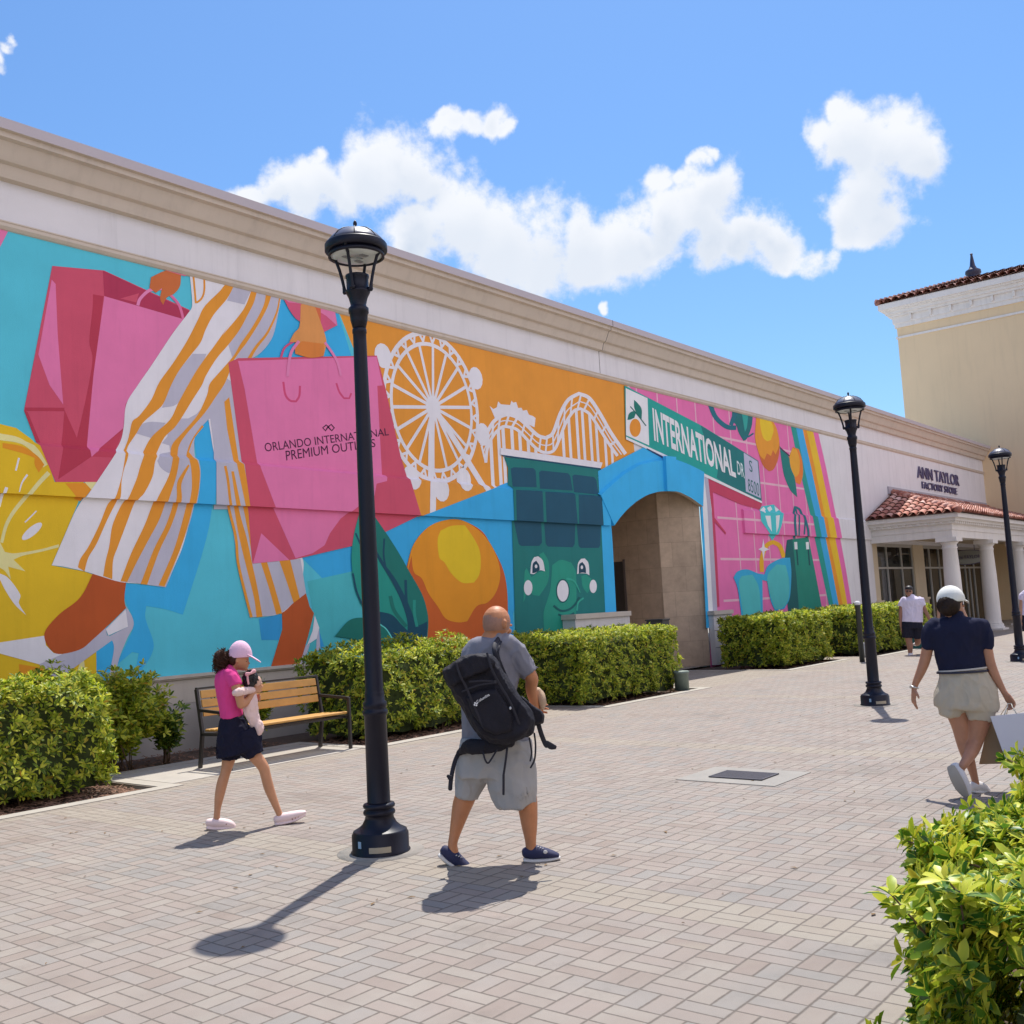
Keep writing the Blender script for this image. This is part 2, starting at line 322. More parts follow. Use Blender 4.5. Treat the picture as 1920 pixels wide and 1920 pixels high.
# paved walk, cut round the planting beds (each bed is a rectangle in plan)
BEDS = [(-8,5.95,9.72,12.5), (5.95,9.05,11.15,12.5), (9.05,12.0,9.78,12.5), (12.0,13.85,11.15,12.5), (13.85,16.9,9.5,12.5), (21.3,24.55,9.75,12.5), (25.6,31.5,9.3,12.5), (2.2,8.2,-3.6,1.30)]
xs = sorted({-30,60,18.9,23.0}|{b_[0] for b_ in BEDS}|{b_[1] for b_ in BEDS}); ys = sorted({-25,12.5}|{b_[2] for b_ in BEDS}|{b_[3] for b_ in BEDS})
b = MB()
for i in range(len(xs)-1):
    for j in range(len(ys)-1):
        cx_, cy_ = (xs[i]+xs[i+1])/2, (ys[j]+ys[j+1])/2
        if any(q[0] < cx_ < q[1] and q[2] < cy_ < q[3] for q in BEDS): continue
        b.add([(xs[i],ys[j],0),(xs[i+1],ys[j],0),(xs[i+1],ys[j+1],0),(xs[i],ys[j+1],0)], [(0,1,2,3)], PAV)
b.add([(18.9,12.5,0),(23.6,12.5,0),(23.6,18,0),(18.9,18,0)], [(0,1,2,3)], PAV)
struct(b.build('pavement'))
b = MB(); b.add([(-30,-25,-.05),(60,-25,-.05),(60,12.6,-.05),(-30,12.6,-.05)], [(0,1,2,3)], DIRT); struct(b.build('planting_soil'))
# flush concrete edging of the beds
b = MB()
def edge(x0, y0, x1, y1): b.box((x0,y0,-.1), (x1,y1,.008), CONC)
edge(-8,9.52,6.15,9.70); edge(5.97,9.7,6.15,11.17); edge(6.15,10.97,9.0,11.17); edge(8.83,9.78,9.0,10.97); edge(8.83,9.58,12.2,9.76)
edge(12.02,9.76,12.2,11.17); edge(12.2,10.97,13.83,11.17); edge(13.65,9.5,13.83,10.97); edge(13.65,9.3,17.08,9.48); edge(16.92,9.48,17.08,12.45)
edge(21.1,9.55,24.55,9.73); edge(21.1,9.73,21.28,12.45); edge(25.4,9.1,31.6,9.28)
struct(b.build('bed_edging'))
# bench pad
b = MB(); b.box((6.17,9.74,-.05), (8.81,10.95,.006), mat('pad_concrete', (.41,.375,.325), .85, var=.14, vscale=2, bump=.3, bscale=80)); struct(b.build('bench_pad'))
# shredded bark
b = MB()
for (x0,x1,y0,y1,n) in ((3,5.9,9.75,11.2,2600),(5.9,9.0,11.2,12.4,500),(9.1,12,9.8,11.2,1500),(13.9,16.85,9.5,11,900),(21.4,24.5,9.8,11,300),(2.3,8,.9,1.28,500)):
    for _ in range(n):
        p = Vector((random.uniform(x0,x1), random.uniform(y0,y1), -.03+random.random()*.022)); l = random.uniform(.015,.045); w = random.uniform(.005,.012)
        a = random.uniform(0,6.28); dx = Vector((math.cos(a), math.sin(a), random.uniform(-.35,.35)))*l; dy = Vector((-math.sin(a), math.cos(a), random.uniform(-.3,.3)))*w; up = Vector((0,0,.006))
        b.add([p-dx-dy, p+dx-dy*.5, p+dx+dy, p-dx+dy*.7, p+up], [(0,1,4),(1,2,4),(2,3,4),(3,0,4)], CHIP)
o = b.build('bark_mulch'); o['kind'] = 'stuff'; o['label'] = 'brown shredded bark covering the planting beds'
# drain
b = MB(); b.box((8.22,3.95,-.1), (8.98,4.91,.006), mat('drain_concrete', (.29,.27,.24), .85, var=.1, vscale=4, bump=.3))
dr = tag(b.build('drain_cover'), 'square steel drain grate set in a pale concrete slab', 'drain')
GR = mat('grate_steel', (.10,.095,.11), .55, metal=.4)
b = MB(); b.box((8.42,4.17,.0065), (8.76,4.67,.009), mat('drain_pit', (.02,.02,.022), .9))
for k in range(13): b.box((8.425+k*.0258,4.18,.009), (8.439+k*.0258,4.66,.017), GR)
b.box((8.41,4.16,.009), (8.425,4.68,.018), GR); b.box((8.755,4.16,.009), (8.77,4.68,.018), GR); b.box((8.42,4.16,.009), (8.76,4.175,.018), GR); b.box((8.42,4.665,.009), (8.76,4.68,.018), GR)
b.build('grate', dr)

# ================================================================ THE LONG MURAL BUILDING
YW = 12.5
def wpaint(name, col, **k): return mat(name, col, .78, var=.05, vscale=1.1, bump=.3, bscale=110, streak=.16, **k)
LITE = wpaint('wall_white', (.78,.755,.755)); TAN = wpaint('wall_tan', (.635,.545,.445)); TAN2 = wpaint('wall_tan_base', (.56,.50,.42)); CREAM = wpaint('wall_cream', (.66,.57,.41))
COPE = mat('coping_metal', (.52,.46,.47), .5, var=.04, vscale=.8)
bld = thing('outlet_building', 'long low outlet building painted with a bright mural of bags, fruit and ferris wheel', 'building', (-8,YW,0))
C6 = lambda x, y: (900+x/4, 820+y/4)
ARCH = [on_y(*C6(x, y), YW) for x, y in ((980,665),(1020,608),(1080,541),(1150,481),(1230,434),(1310,411),(1400,404),(1470,413),(1560,458),(1648,522))]
ARCH = [(p.x, p.z) for p in ARCH]
AX0, AX1 = ARCH[0][0], ARCH[-1][0]
OUT = [on_y(*C6(x, y), YW) for x, y in ((880,440),(960,362),(1060,278),(1180,208),(1290,184),(1380,176),(1455,176),(1560,215),(1610,240),(1656,264))]
OUT = [(p.x, p.z) for p in OUT]
print('arch', ARCH, OUT)
BP = .065
XB = 25.3
def disp(x, z):
    if AX0-.102 < x < XB+.002: return 0.0
    if z <= 3.35 or z >= 4.02: return 0.0
    if z < 3.353: return BP*(z-3.35)/.003
    if z > 3.97: return BP*(4.02-z)/.05
    return BP
CUTZ = (3.35, 3.353, 3.97, 4.02); CUTX = (AX0-.1, XB)
def skin(bm, extra=()):
    for z in CUTZ: bmesh.ops.bisect_plane(bm, geom=bm.verts[:]+bm.edges[:]+bm.faces[:], plane_co=(0,0,z), plane_no=(0,0,1), dist=1e-6)
    for x in CUTX:
        for e in (0, .004): bmesh.ops.bisect_plane(bm, geom=bm.verts[:]+bm.edges[:]+bm.faces[:], plane_co=(x+(e if x > 20 else -e),0,0), plane_no=(1,0,0), dist=1e-6)
    for v in bm.verts: v.co.y = YW+v.co.y-disp(v.co.x, v.co.z)
def winding(q, p):
    w = 0; n = len(q)
    for i in range(n):
        a, b_ = q[i], q[(i+1) % n]
        if a.y <= p.y:
            if b_.y > p.y and (b_.x-a.x)*(p.y-a.y)-(p.x-a.x)*(b_.y-a.y) > 0: w += 1
        elif b_.y <= p.y and (b_.x-a.x)*(p.y-a.y)-(p.x-a.x)*(b_.y-a.y) < 0: w -= 1
    return w != 0
def skin_obj(name, polys, parent, clipz=None):
    # polys: list of (layer, material, [(x,z)...])
    bm = bmesh.new(); mats = []
    for lay, m, pts, *raw in polys:
        if m not in mats: mats.append(m)
        q = [Vector(p) for k_, p in enumerate(pts) if k_ == 0 or (Vector(p)-Vector(pts[k_-1])).length > 1e-4]
        if len(q) > 1 and (q[0]-q[-1]).length < 1e-4: q.pop()
        if len(q) < 3: continue
        ar = sum(q[i].x*q[(i+1) % len(q)].y-q[(i+1) % len(q)].x*q[i].y for i in range(len(q)))
        if ar < 0: q.reverse()
        if len(q) == 3 or raw: V_, F_ = q, [tuple(range(len(q)))]
        else:
            ne = len(q); V_, _, F_, _, _, _ = delaunay_2d_cdt(q, [(i, (i+1) % ne) for i in range(ne)], [], 0, 1e-5, False)
            F_ = [t_ for t_ in F_ if winding(q, (V_[t_[0]]+V_[t_[1]]+V_[t_[2]])/3)]
        vs = [bm.verts.new((v[0], -lay*.0013, v[1])) for v in V_]
        for t_ in F_:
            try: f = bm.faces.new([vs[i] for i in t_])
            except ValueError: continue
            f.material_index = mats.index(m)
    if clipz: bmesh.ops.bisect_plane(bm, geom=bm.verts[:]+bm.edges[:]+bm.faces[:], plane_co=(0,0,clipz), plane_no=(0,0,1), clear_outer=True)
    skin(bm)
    for f in bm.faces:
        f.normal_update()
        if f.normal.y > 0: f.normal_flip()
    me = bpy.data.meshes.new(name); bm.to_mesh(me); bm.free()
    for m in mats: me.materials.append(m)
    me.transform(Matrix.Translation(-wloc(parent)))
    o = bpy.data.objects.new(name, me); COL.objects.link(o); o.parent = parent
    return o
XE = 50.0
front = [(-8,0),(AX0,0)]+ARCH+[(AX1,0),(34.9,0),(34.9,3.25),(XE,3.25),(XE,7.6),(-8,7.6)]
skin_obj('wall', [(0, LITE, front)], bld)
b = MB()
prof = [(0,7.29),(.10,7.30),(.145,7.45),(.20,7.475),(.215,7.50),(.30,7.68),(.365,7.70),(.365,7.765),(.42,7.775),(.42,7.91),(-.35,7.91),(-.35,7.4)]
for a_, c_, mm in ((0,8,TAN),(8,10,COPE)):
    for k in range(a_, c_):
        (p0,z0),(p1,z1) = prof[k], prof[k+1]; b.add([(-8,YW-p0,z0),(XE-.002,YW-p0,z0),(XE-.002,YW-p1,z1),(-8,YW-p1,z1)], [(0,1,2,3)], mm)
b.add([(XE-.002,YW-p,z) for p, z in prof], [tuple(range(len(prof)))], TAN)
b.build('cornice', bld)
b = MB(); tp = [(0,6.655),(.022,6.665),(.05,6.70),(.05,6.745),(.06,6.75),(.06,6.765),(0,6.775)]
for k in range(len(tp)-1):
    (p0,z0),(p1,z1) = tp[k], tp[k+1]; b.add([(-8,YW-p0-.0,z0),(XE-.01,YW-p0,z0),(XE-.01,YW-p1,z1),(-8,YW-p1,z1)], [(0,1,2,3)], TAN)
b.build('string_course', bld)
b = MB(); b.box((-8,YW+.36,7.3), (XE+.5,YW+26,7.75), mat('roof_membrane', (.6,.6,.6), .9)); b.box((-8,YW+.3,0), (-7.7,YW+26,7.5), LITE); b.box((-8,YW+25.7,0), (XE,YW+26,7.5), LITE); b.build('flat_roof', bld)
DK = mat('joint_sealant', (.16,.14,.13), .8)
b = MB(); jx = 18.87
b.box((jx-.008,YW-.003,6.78), (jx+.008,YW-.001,7.29), DK); b.prism([(YW-p-.003, z) for p, z in prof[:10]]+[(YW, 7.9)], DK, axis='x', d0=jx-.008, d1=jx+.008)
b.build('expansion_joint', bld)
b = MB()
for x_ in (3.2,10.9,31.6,40.0):
    b.box((x_-.005,YW-.032,1.0), (x_+.005,YW-.028,3.345), mat('joint_shade', (.2,.2,.2), .8)) if False else None
# plinth with its cap
b = MB(); b.box((-8,YW-.055,-.1), (14.9,YW-.002,.60), mat('plinth_grey', (.46,.42,.38), .85, var=.12, vscale=1.5, bump=.3)); b.box((-8,YW-.06,.60), (14.9,YW-.002,.945), TAN2); b.build('plinth', bld)
b = MB(); b.box((-8,YW-.11,.945), (14.9,YW-.002,.985), TAN2); b.box((-8,YW-.09,.925), (14.9,YW-.002,.945), TAN2); b.build('plinth_cap', bld)
# soldier-like cleaned patches of paint drips
for (c0, c1) in (((1078,1152),(1156,1152)), ((1330,1146),(1372,1146))):
    yq = YW-.34 if c0[0] < 1200 else YW-.16
    a_, c_ = on_y(*c0, yq), on_y(*c1, yq); b = MB()
    if c0[0] > 1200: a_.x = AX1+.002; 
    x1 = AX0-.002 if c0[0] < 1200 else c_.x
    b.box((a_.x,yq,0), (x1,YW-.02,a_.z-.10), wpaint('pedestal_white', (.66,.64,.62))); b.box((a_.x-.04,yq-.05,a_.z-.10), (x1+.0,YW-.021,a_.z), TAN2); 
    for zz in (.42,.84): b.box((a_.x-.001,yq-.0025,zz), (x1+.001,yq,zz+.012), DK)
    b.build('pier_base', bld)
# arched surround: a raised band that follows the opening
BLUE = (50,157,205)
def paint(c, name=None):
    c = tuple(min(255, max(0, v)) for v in c); nm = 'paint_%d_%d_%d' % c
    if nm in MATS: return MATS[nm]
    l = lin(c); l = tuple(min(.86, v/.70) for v in l)
    return mat(nm, l, .66, var=.075, vscale=1.3, bump=.3, bscale=110, spec=.3, streak=.10)
b = MB(); n = 28
def resample(P, n):
    P = [Vector(p) for p in P]; d = [0]
    for i in range(1, len(P)): d.append(d[-1]+(P[i]-P[i-1]).length)
    o_ = []
    for k in range(n):
        t_ = d[-1]*k/(n-1); i = 1
        while i < len(P)-1 and d[i] < t_: i += 1
        o_.append(P[i-1].lerp(P[i], (t_-d[i-1])/max(1e-9, d[i]-d[i-1])))
    return o_
ib, ob = resample(ARCH, n), resample(OUT, n)
yf = YW-.10; BM = paint(BLUE)
for k in range(n-1):
    i0, i1, o0, o1 = ib[k], ib[k+1], ob[k], ob[k+1]
    b.add([(i0[0],yf,i0[1]),(i1[0],yf,i1[1]),(o1[0],yf,o1[1]),(o0[0],yf,o0[1])], [(0,1,2,3)], BM)
    b.add([(o0[0],yf,o0[1]),(o1[0],yf,o1[1]),(o1[0],YW-.012,o1[1]+.05),(o0[0],YW-.012,o0[1]+.05)], [(0,1,2,3)], BM)
    b.add([(i0[0],yf,i0[1]),(i1[0],yf,i1[1]),(i1[0],YW,i1[1]),(i0[0],YW,i0[1])], [(0,1,2,3)], TAN)
for q in ((ib[0],ob[0]),(ib[-1],ob[-1])):
    b.add([(q[0][0],yf,q[0][1]),(q[1][0],yf,q[1][1]),(q[1][0],YW,q[1][1]),(q[0][0],YW,q[0][1])], [(0,1,2,3)], BM)
b.build('arch_surround', bld)
k1, k2, k3, k4 = [on_y(*C6(x, y), YW-.1) for x, y in ((1385,405),(1455,408),(1450,150),(1372,142))]
b = MB(); b.prism([(p.x, p.z) for p in (k1,k2,k3,k4)], BM, d0=YW-.18, d1=YW-.095); b.build('keystone', bld)

# recessed entry: reveal, canted travertine wall, back wall with a door, soffit
def stone(name, base):
    m = bpy.data.materials.new(name); m.use_nodes = True; t = m.node_tree; B = t.nodes['Principled BSDF']; L = t.links.new
    tcn = N(t, 'ShaderNodeUVMap'); br = N(t, 'ShaderNodeTexBrick'); br.offset = .5
    br.inputs['Scale'].default_value = 1; br.inputs['Brick Width'].default_value = .62; br.inputs['Row Height'].default_value = .62; br.inputs['Mortar Size'].default_value = .005
    br.inputs['Color1'].default_value = (*[c*.92 for c in base],1); br.inputs['Color2'].default_value = (*[c*1.08 for c in base],1); br.inputs['Mortar'].default_value = (*[c*.72 for c in base],1)
    L(tcn.outputs[0], br.inputs['Vector'])
    no = N(t, 'ShaderNodeTexNoise'); no.inputs['Scale'].default_value = 3; no.inputs['Detail'].default_value = 9; no.inputs['Roughness'].default_value = .7; L(tcn.outputs[0], no.inputs['Vector'])
    r = N(t, 'ShaderNodeMapRange'); r.inputs[1].default_value = .25; r.inputs[2].default_value = .75; r.inputs[3].default_value = .75; r.inputs[4].default_value = 1.22; L(no.outputs[0], r.inputs[0])
    s = N(t, 'ShaderNodeVectorMath', operation='SCALE'); L(br.outputs[0], s.inputs[0]); L(r.outputs[0], s.inputs['Scale']); L(s.outputs[0], B.inputs['Base Color']); B.inputs['Roughness'].default_value = .7
    return m
STN = stone('travertine', (.52,.39,.275))
def quads(name, qs, m, parent):
    mb = MB(); uvs = []
    for q in qs:
        mb.add(q, [(0,1,2,3)], m)
    me = bpy.data.meshes.new(name); off = wloc(parent); me.from_pydata([Vector(v)-off for v in mb.v], [], mb.f); me.materials.append(m)
    uv = me.uv_layers.new()
    for qi, q in enumerate(qs):
        w_ = (Vector(q[1])-Vector(q[0])).length; h_ = (Vector(q[3])-Vector(q[0])).length; oy = Vector(q[0]).z
        for k_, c_ in enumerate(((0,oy),(w_,oy),(w_,oy+h_),(0,oy+h_))): uv.data[qi*4+k_].uv = (c_[0]+qi*.31, c_[1])
    o = bpy.data.objects.new(name, me); COL.objects.link(o); o.parent = parent; return o
ZC = 4.75
S1 = (AX1+.0,YW+.02); S2 = (22.2,13.26); S3 = (22.35,16.4)
quads('stone_wall', [[(S2[0],S2[1],0),(S1[0],S1[1],0),(S1[0],S1[1],ZC),(S2[0],S2[1],ZC)], [(S3[0],S3[1],0),(S2[0],S2[1],0),(S2[0],S2[1],ZC),(S3[0],S3[1],ZC)],
  [(18.6,15.2,0),(22.25,15.2,0),(22.25,15.2,ZC),(18.6,15.2,ZC)], [(18.6,12.52,0),(18.6,15.2,0),(18.6,15.2,ZC),(18.6,12.52,ZC)]], STN, bld)
b = MB(); b.box((18.55,YW+.02,ZC), (23.7,16.4,ZC+.1), mat('soffit', (.42,.36,.29), .8)); b.build('soffit', bld)
def P3(px, py, y): return on_y(px, py, y)
XD = 22.27; dn_, dtp = on_x(1176,1160,XD), on_x(1165,1053,XD)
b = MB(); b.box((XD-.03,dn_.y,.0), (XD+.2,15.19,dtp.z), mat('door_dark', (.045,.04,.038), .5)); de = b.build('door', bld)
b = MB(); b.box((XD-.05,dn_.y-.05,0), (XD+.1,dn_.y-.001,dtp.z+.05), mat('door_trim', (.12,.10,.09), .6)); b.build('door_frame', de)
for (px, yb) in ((1252, 12.25),):
    pass
# ================================================================ MURAL (paint laid on the wall, coordinates on the wall plane)
CR = {'1':(0,400,4),'2':(0,800,4),'3':(400,480,4),'4':(400,900,4),'5':(700,580,4),'6':(900,820,4),'7':(1150,680,4),'0':(0,0,1)}
def W2(px, py): p = on_y(px, py, YW); return (p.x, p.z)
def parse(s):
    out = []; c = CR['0']
    for tok in s.split():
        if ':' in tok: k_, tok = tok.split(':'); c = CR[k_]
        if not tok: continue
        x, y = tok.split(','); out.append((c[0]+float(x)/c[2], c[1]+float(y)/c[2]))
    return out
def smooth(P, closed=True, sub=5, ang=48):
    n = len(P); V = [Vector(p) for p in P]; corner = []
    for i in range(n):
        if not closed and i in (0, n-1): corner.append(True); continue
        a, b_ = V[i]-V[i-1], V[(i+1) % n]-V[i]
        corner.append(a.length < 1e-6 or b_.length < 1e-6 or a.angle(b_) > math.radians(ang))
    out = []
    for i in range(n if closed else n-1):
        j = (i+1) % n; p1, p2 = V[i], V[j]
        if corner[i] and corner[j]: out.append(p1); continue
        m1 = Vector((0,0)) if corner[i] else (V[j]-V[i-1])*.5
        m2 = Vector((0,0)) if corner[j] else (V[(j+1) % n]-V[i])*.5
        L = (p2-p1).length
        if corner[i]: m1 = (p2-p1)*1.0
        if corner[j]: m2 = (p2-p1)*1.0
        for m_ in (m1, m2):
            if m_.length > L*1.3: m_ *= L*1.3/m_.length
        for k in range(sub):
            t = k/sub; t2, t3 = t*t, t*t*t
            out.append(p1*(2*t3-3*t2+1)+m1*(t3-2*t2+t)+p2*(-2*t3+3*t2)+m2*(t3-t2))
    if not closed: out.append(V[-1])
    return [tuple(p) for p in out]
POLY = []; LAY = [1]; CNT = {}
def lv(l):
    # every stroke of one coat of paint sits a hair above the one before
    CNT[l] = CNT.get(l, -1)+1; return l+(CNT[l] % 50)*.019
def L_(n): LAY[0] = n
def G(s, col, sm=True, lay=None):
    P = parse(s); P = smooth(P) if sm else P
    POLY.append((lv(lay or LAY[0]), paint(col), [W2(*p) for p in P]))
def Gw(P, col, lay=None): POLY.append((lv(lay or LAY[0]), paint(col), P))
def ribbon(P, w, col, lay=None, closed=False):
    V = [Vector(p) for p in P]; n = len(V); ws = w if isinstance(w, list) else [w]*n
    Lf, Rt = [], []
    for i in range(n):
        if closed: T = V[(i+1) % n]-V[i-1]
        else: T = V[min(i+1, n-1)]-V[max(i-1, 0)]
        T = T.normalized() if T.length > 1e-9 else Vector((1,0)); q = Vector((-T.y, T.x))*ws[i]/2
        Lf.append(V[i]+q); Rt.append(V[i]-q)
    rng_ = range(n) if closed else range(n-1); ly = lv(lay or LAY[0])
    for i in rng_:
        j = (i+1) % n; POLY.append((ly, paint(col), [tuple(Lf[i]), tuple(Lf[j]), tuple(Rt[j]), tuple(Rt[i])]))
def S(s, w, col, lay=None, w2=None, sub=5, closed=False):
    # stroke: width given in crop pixels, converted at the wall
    P = smooth(parse(s), closed=closed, sub=sub)
    k = 4 if not s.startswith('0:') else 1
    n = len(P); Wp = []
    for i, p in enumerate(P):
        ww = (w if w2 is None else w+(w2-w)*i/(n-1))/k
        Wp.append(ww)
    V = [Vector(p) for p in P]; Lf, Rt = [], []
    for i in range(n):
        T = (V[(i+1) % n]-V[i-1]) if closed else (V[min(i+1, n-1)]-V[max(i-1, 0)]); T = T.normalized() if T.length > 1e-9 else Vector((1,0)); q = Vector((-T.y, T.x))*Wp[i]/2
        Lf.append(W2(*(V[i]+q))); Rt.append(W2(*(V[i]-q)))
    ly = lv(lay or LAY[0])
    for i in range(n if closed else n-1):
        j = (i+1) % n; POLY.append((ly, paint(col), [Lf[i], Lf[j], Rt[j], Rt[i]]))
def EL(s, rx, ry, col, lay=None, rot=0, n=24):
    (cx, cy), = parse(s); rx /= 4; ry /= 4; a = math.radians(rot); P = []
    for k in range(n):
        t = 2*math.pi*k/n; x, y = rx*math.cos(t), ry*math.sin(t); P.append((cx+x*math.cos(a)-y*math.sin(a), cy+x*math.sin(a)+y*math.cos(a)))
    POLY.append((lv(lay or LAY[0]), paint(col), [W2(*p) for p in P]))
def T(s, quad, col, lay=None, **k):
    q = parse(quad); TL, TR, BR, BL_ = [Vector(p) for p in q]; uv, fs = text_verts(s, **k); m = paint(col)
    pts = [W2(*((BL_.lerp(BR, a)).lerp(TL.lerp(TR, a), b_))) for a, b_ in uv]
    ly = lv(lay or LAY[0])
    for f in fs: POLY.append((ly, m, [pts[i] for i in f], True))
TQ=(76,174,190); TQ2=(68,166,172); BLU=(50,157,203); PK=(204,108,150); DP=(184,72,94); DP2=(164,50,70); ORS=(212,134,42); GRS=(168,166,178); WH=(204,201,213)
ORB=(210,134,46); YEL=(206,168,30); CRM=(216,196,136); BRN=(166,76,32); ORF=(222,132,30); NAV=(20,66,88); GR1=(22,100,94); GR2=(34,134,118); PKW=(202,100,150)
# --- backgrounds
L_(1)
zt = 6.68
Gw([(-8,.98),(AX0-.02,.98),(AX0-.02,zt),(-8,zt)], TQ, lay=.4)
Gw([(-8,.98),(-8,zt),(W2(631,582)[0]-.0,zt),W2(785,970),W2(700,1010),W2(700,1230),(W2(700,1300)[0],.98)], TQ)
G('0:629,570 0:1175,712 0:1190,850 0:1125,885 0:950,910 0:785,971 0:730,820', ORB, sm=False)
G('3:500,300 925,395 1040,770 320,775 450,560', BLU, sm=False, lay=2)
G('0:785,969 945,907 955,1000 962,1150 965,1300 620,1300 0:620,1100 0:560,1040 0:700,990', (48,152,200), sm=False, lay=2)
G('4:705,760 1040,685 1300,700 1300,1330 690,1330 740,960', TQ2, sm=False, lay=3)
G('1:-40,85 65,125 -20,290 -60,300', PK, sm=False, lay=3)
# lower warm strip of the turquoise: blue shadow of the figure
L_(3)
G('2:945,1175 1240,1205 1360,920 1450,600 1480,320 1460,60 1560,-60 1590,100 1610,250 1590,600 1530,900 1370,1410 1240,1370 1095,1345 1090,1440 1150,1620 1130,1720 1060,1830 1040,1920 1000,1920 1040,1700 990,1690 870,1790 960,1600 1000,1500 990,1420 935,1290', BLU)
G('4:340,1040 510,1005 515,1100 490,1200 360,1200', (46,140,190), sm=False)
G('4:790,1120 830,1250 770,1290', (46,140,190), sm=False)
# --- lemon
L_(3)
G('2:-2600,-100 -1500,-900 -700,-500 -200,-80 0,-20 120,10 230,90 300,160 390,420 610,410 585,570 480,820 385,1040 630,1085 700,1110 690,1250 700,1500 725,1700 725,1990 -2600,1990', YEL, sm=False)
L_(4)
S('2:-300,60 -100,50 0,78 130,104 240,180 320,300', 62, CRM, w2=40); S('2:345,350 270,430 180,540 100,640 45,740 10,870', 34, CRM, w2=24)
G('2:0,128 150,155 260,225 312,290 270,350 240,290 240,240 150,205 0,165', ORF)
G('2:470,430 705,425 600,560 560,545 530,500', (218,132,34), sm=False); G('2:612,420 712,420 668,482', CRM, sm=False, lay=5)
G('2:-200,860 0,870 35,940 110,950 300,920 440,882 440,905 300,940 170,968 100,998 190,1085 60,1050 80,1145 0,1060 -200,1040', CRM)
G('2:-20,1095 60,1135 150,1260 140,1325 195,1415 110,1335 40,1230 0,1150', WH)
EL('2:238,785', 95, 32, WH, rot=-40); S('2:122,240 110,290 98,335', 14, WH); S('2:185,365 145,425 125,495', 16, WH, w2=8); S('2:272,632 230,675 185,718', 10, WH); S('2:30,460 10,520 -10,600', 24, WH)
G('2:620,1690 580,1830 510,1880 500,1990 620,1990 640,1850', CRM, sm=False); G('2:140,1780 330,1812 200,1920 150,1900', ORF, sm=False)
G('2:720,1640 780,1580 850,1600 855,1700 830,1850 810,1990 725,1990', BLU, sm=False)
# --- pink bag on the left
L_(5)
G('1:390,395 780,430 1420,725 1420,780 1300,900 930,1640 870,1820 715,2020 395,2020 270,1720 178,1480', DP, sm=False)
L_(6)
G('1:770,430 1420,735 1375,795 780,620', (160,48,76), sm=False); G('1:900,640 1040,600 1020,670', DP, sm=False, lay=7)
G('1:695,608 775,622 700,1250 650,1745 665,1830 415,2000 460,1720 482,1475 575,1685 640,1400 692,1100 668,960 692,720', DP2)
G('1:780,622 1375,795 1300,885 1200,1040 1030,1290 940,1430 922,1612 665,1832 650,1740 700,1200', PK, sm=False)
G('1:385,497 415,530 430,900 472,1435 370,1290 285,1060', PK, sm=False); S('1:185,1470 480,1472', 26, DP2); G('1:178,1480 205,1490 300,1720 270,1720', DP2, sm=False)
G('1:922,1615 880,1730 700,1800 668,1830', DP2, sm=False); G('1:668,1830 840,1838 890,1700 925,1620', (176,58,80), sm=False)
L_(8)
S('1:1030,692 1050,640 1120,578 1210,565', 24, (212,120,160)); S('1:1265,600 1340,690 1372,795', 20, (200,100,140))
G('1:1130,480 1250,430 1355,465 1345,550 1300,605 1250,632 1220,688 1198,640 1212,562 1165,598 1118,560', (180,97,50)); G('1:1165,388 1400,430 1410,465 1380,472 1240,430', (205,100,130), sm=False)
# --- striped trousers
L_(8)
G('1:1420,450 1438,690 1400,760 1300,890 1200,1040 1120,1160 1030,1290 945,1430 925,1600 2:900,110 830,230 700,425 570,620 480,820 385,1040 470,1050 630,1085 760,1125 900,1165 1060,1180 1240,1205 1300,1060 1360,920 1410,750 1450,600 1475,450 1480,320 1455,200 1465,60 1:1560,1545 2:1578,60 1592,150 1612,240 1650,350 1700,560 1742,760 1772,950 1785,1050 1870,1430 4:270,1030 365,1025 505,1000 600,920 692,850 670,730 650,560 260,200 3:260,765 320,750 410,650 450,550 480,450 505,320 1:1920,560', WH)
L_(9)
G('2:1300,-60 1480,-60 1560,-55 1465,60 1455,200 1480,320 1475,450 1450,600 1410,750 1240,1205 950,1165 1230,560 1290,350 1235,350 1180,310 1157,262 1190,210 1275,190 1240,-10 1320,-20', GRS)
G('1:1440,1055 1545,1055 1500,1160 1400,1300 1325,1430 1210,1460 1280,1290 1340,1180', GRS); G('1:1050,1592 1120,1565 1240,1572 1150,1692 1020,1652', GRS)
G('1:1755,530 1890,560 1830,685 1700,655', GRS, sm=False); G('1:1210,1725 1330,1590 1480,1500 1400,1640 1290,1735', GRS)
G('3:320,250 505,300 480,450 430,630 300,762 140,770 108,620 190,500 260,380', GRS)
G('1:1700,1250 1720,1360 1690,1400 1700,1500 1570,1540 1480,1600 1440,1540', GRS, sm=False)
G('2:1570,-80 1780,-80 1860,560 1900,1010 4:290,620 560,600 650,590 692,850 600,920 505,1000 365,1025 270,1030 2:1870,1430 1785,1050 1742,760 1612,240', GRS, sm=False)
G('3:0,1120 110,960 130,1030 80,1090 90,1250 150,1530 180,1900 0,1900', GRS, sm=False)
G('1:1700,1240 1780,1300 1800,1750 1690,1750 1640,1500 1600,1480', GRS, sm=False)
L_(10)
G('1:1690,535 1755,535 1700,640 1600,760 1540,870 1500,970 1430,1060 1340,1180 1280,1290 1220,1430 1160,1490 1070,1570 1020,1650 960,1740 942,1790 924,1780 955,1700 970,1640 990,1560 1040,1520 1130,1400 1190,1270 1290,1130 1380,990 1430,900 1480,800 1530,700 1640,590', ORS)
G('2:925,170 945,180 932,250 905,330 888,420 885,500 875,550 800,700 720,880 660,980 630,1085 580,1055 600,990 660,900 740,740 800,590 845,530 885,400 905,300', ORS)
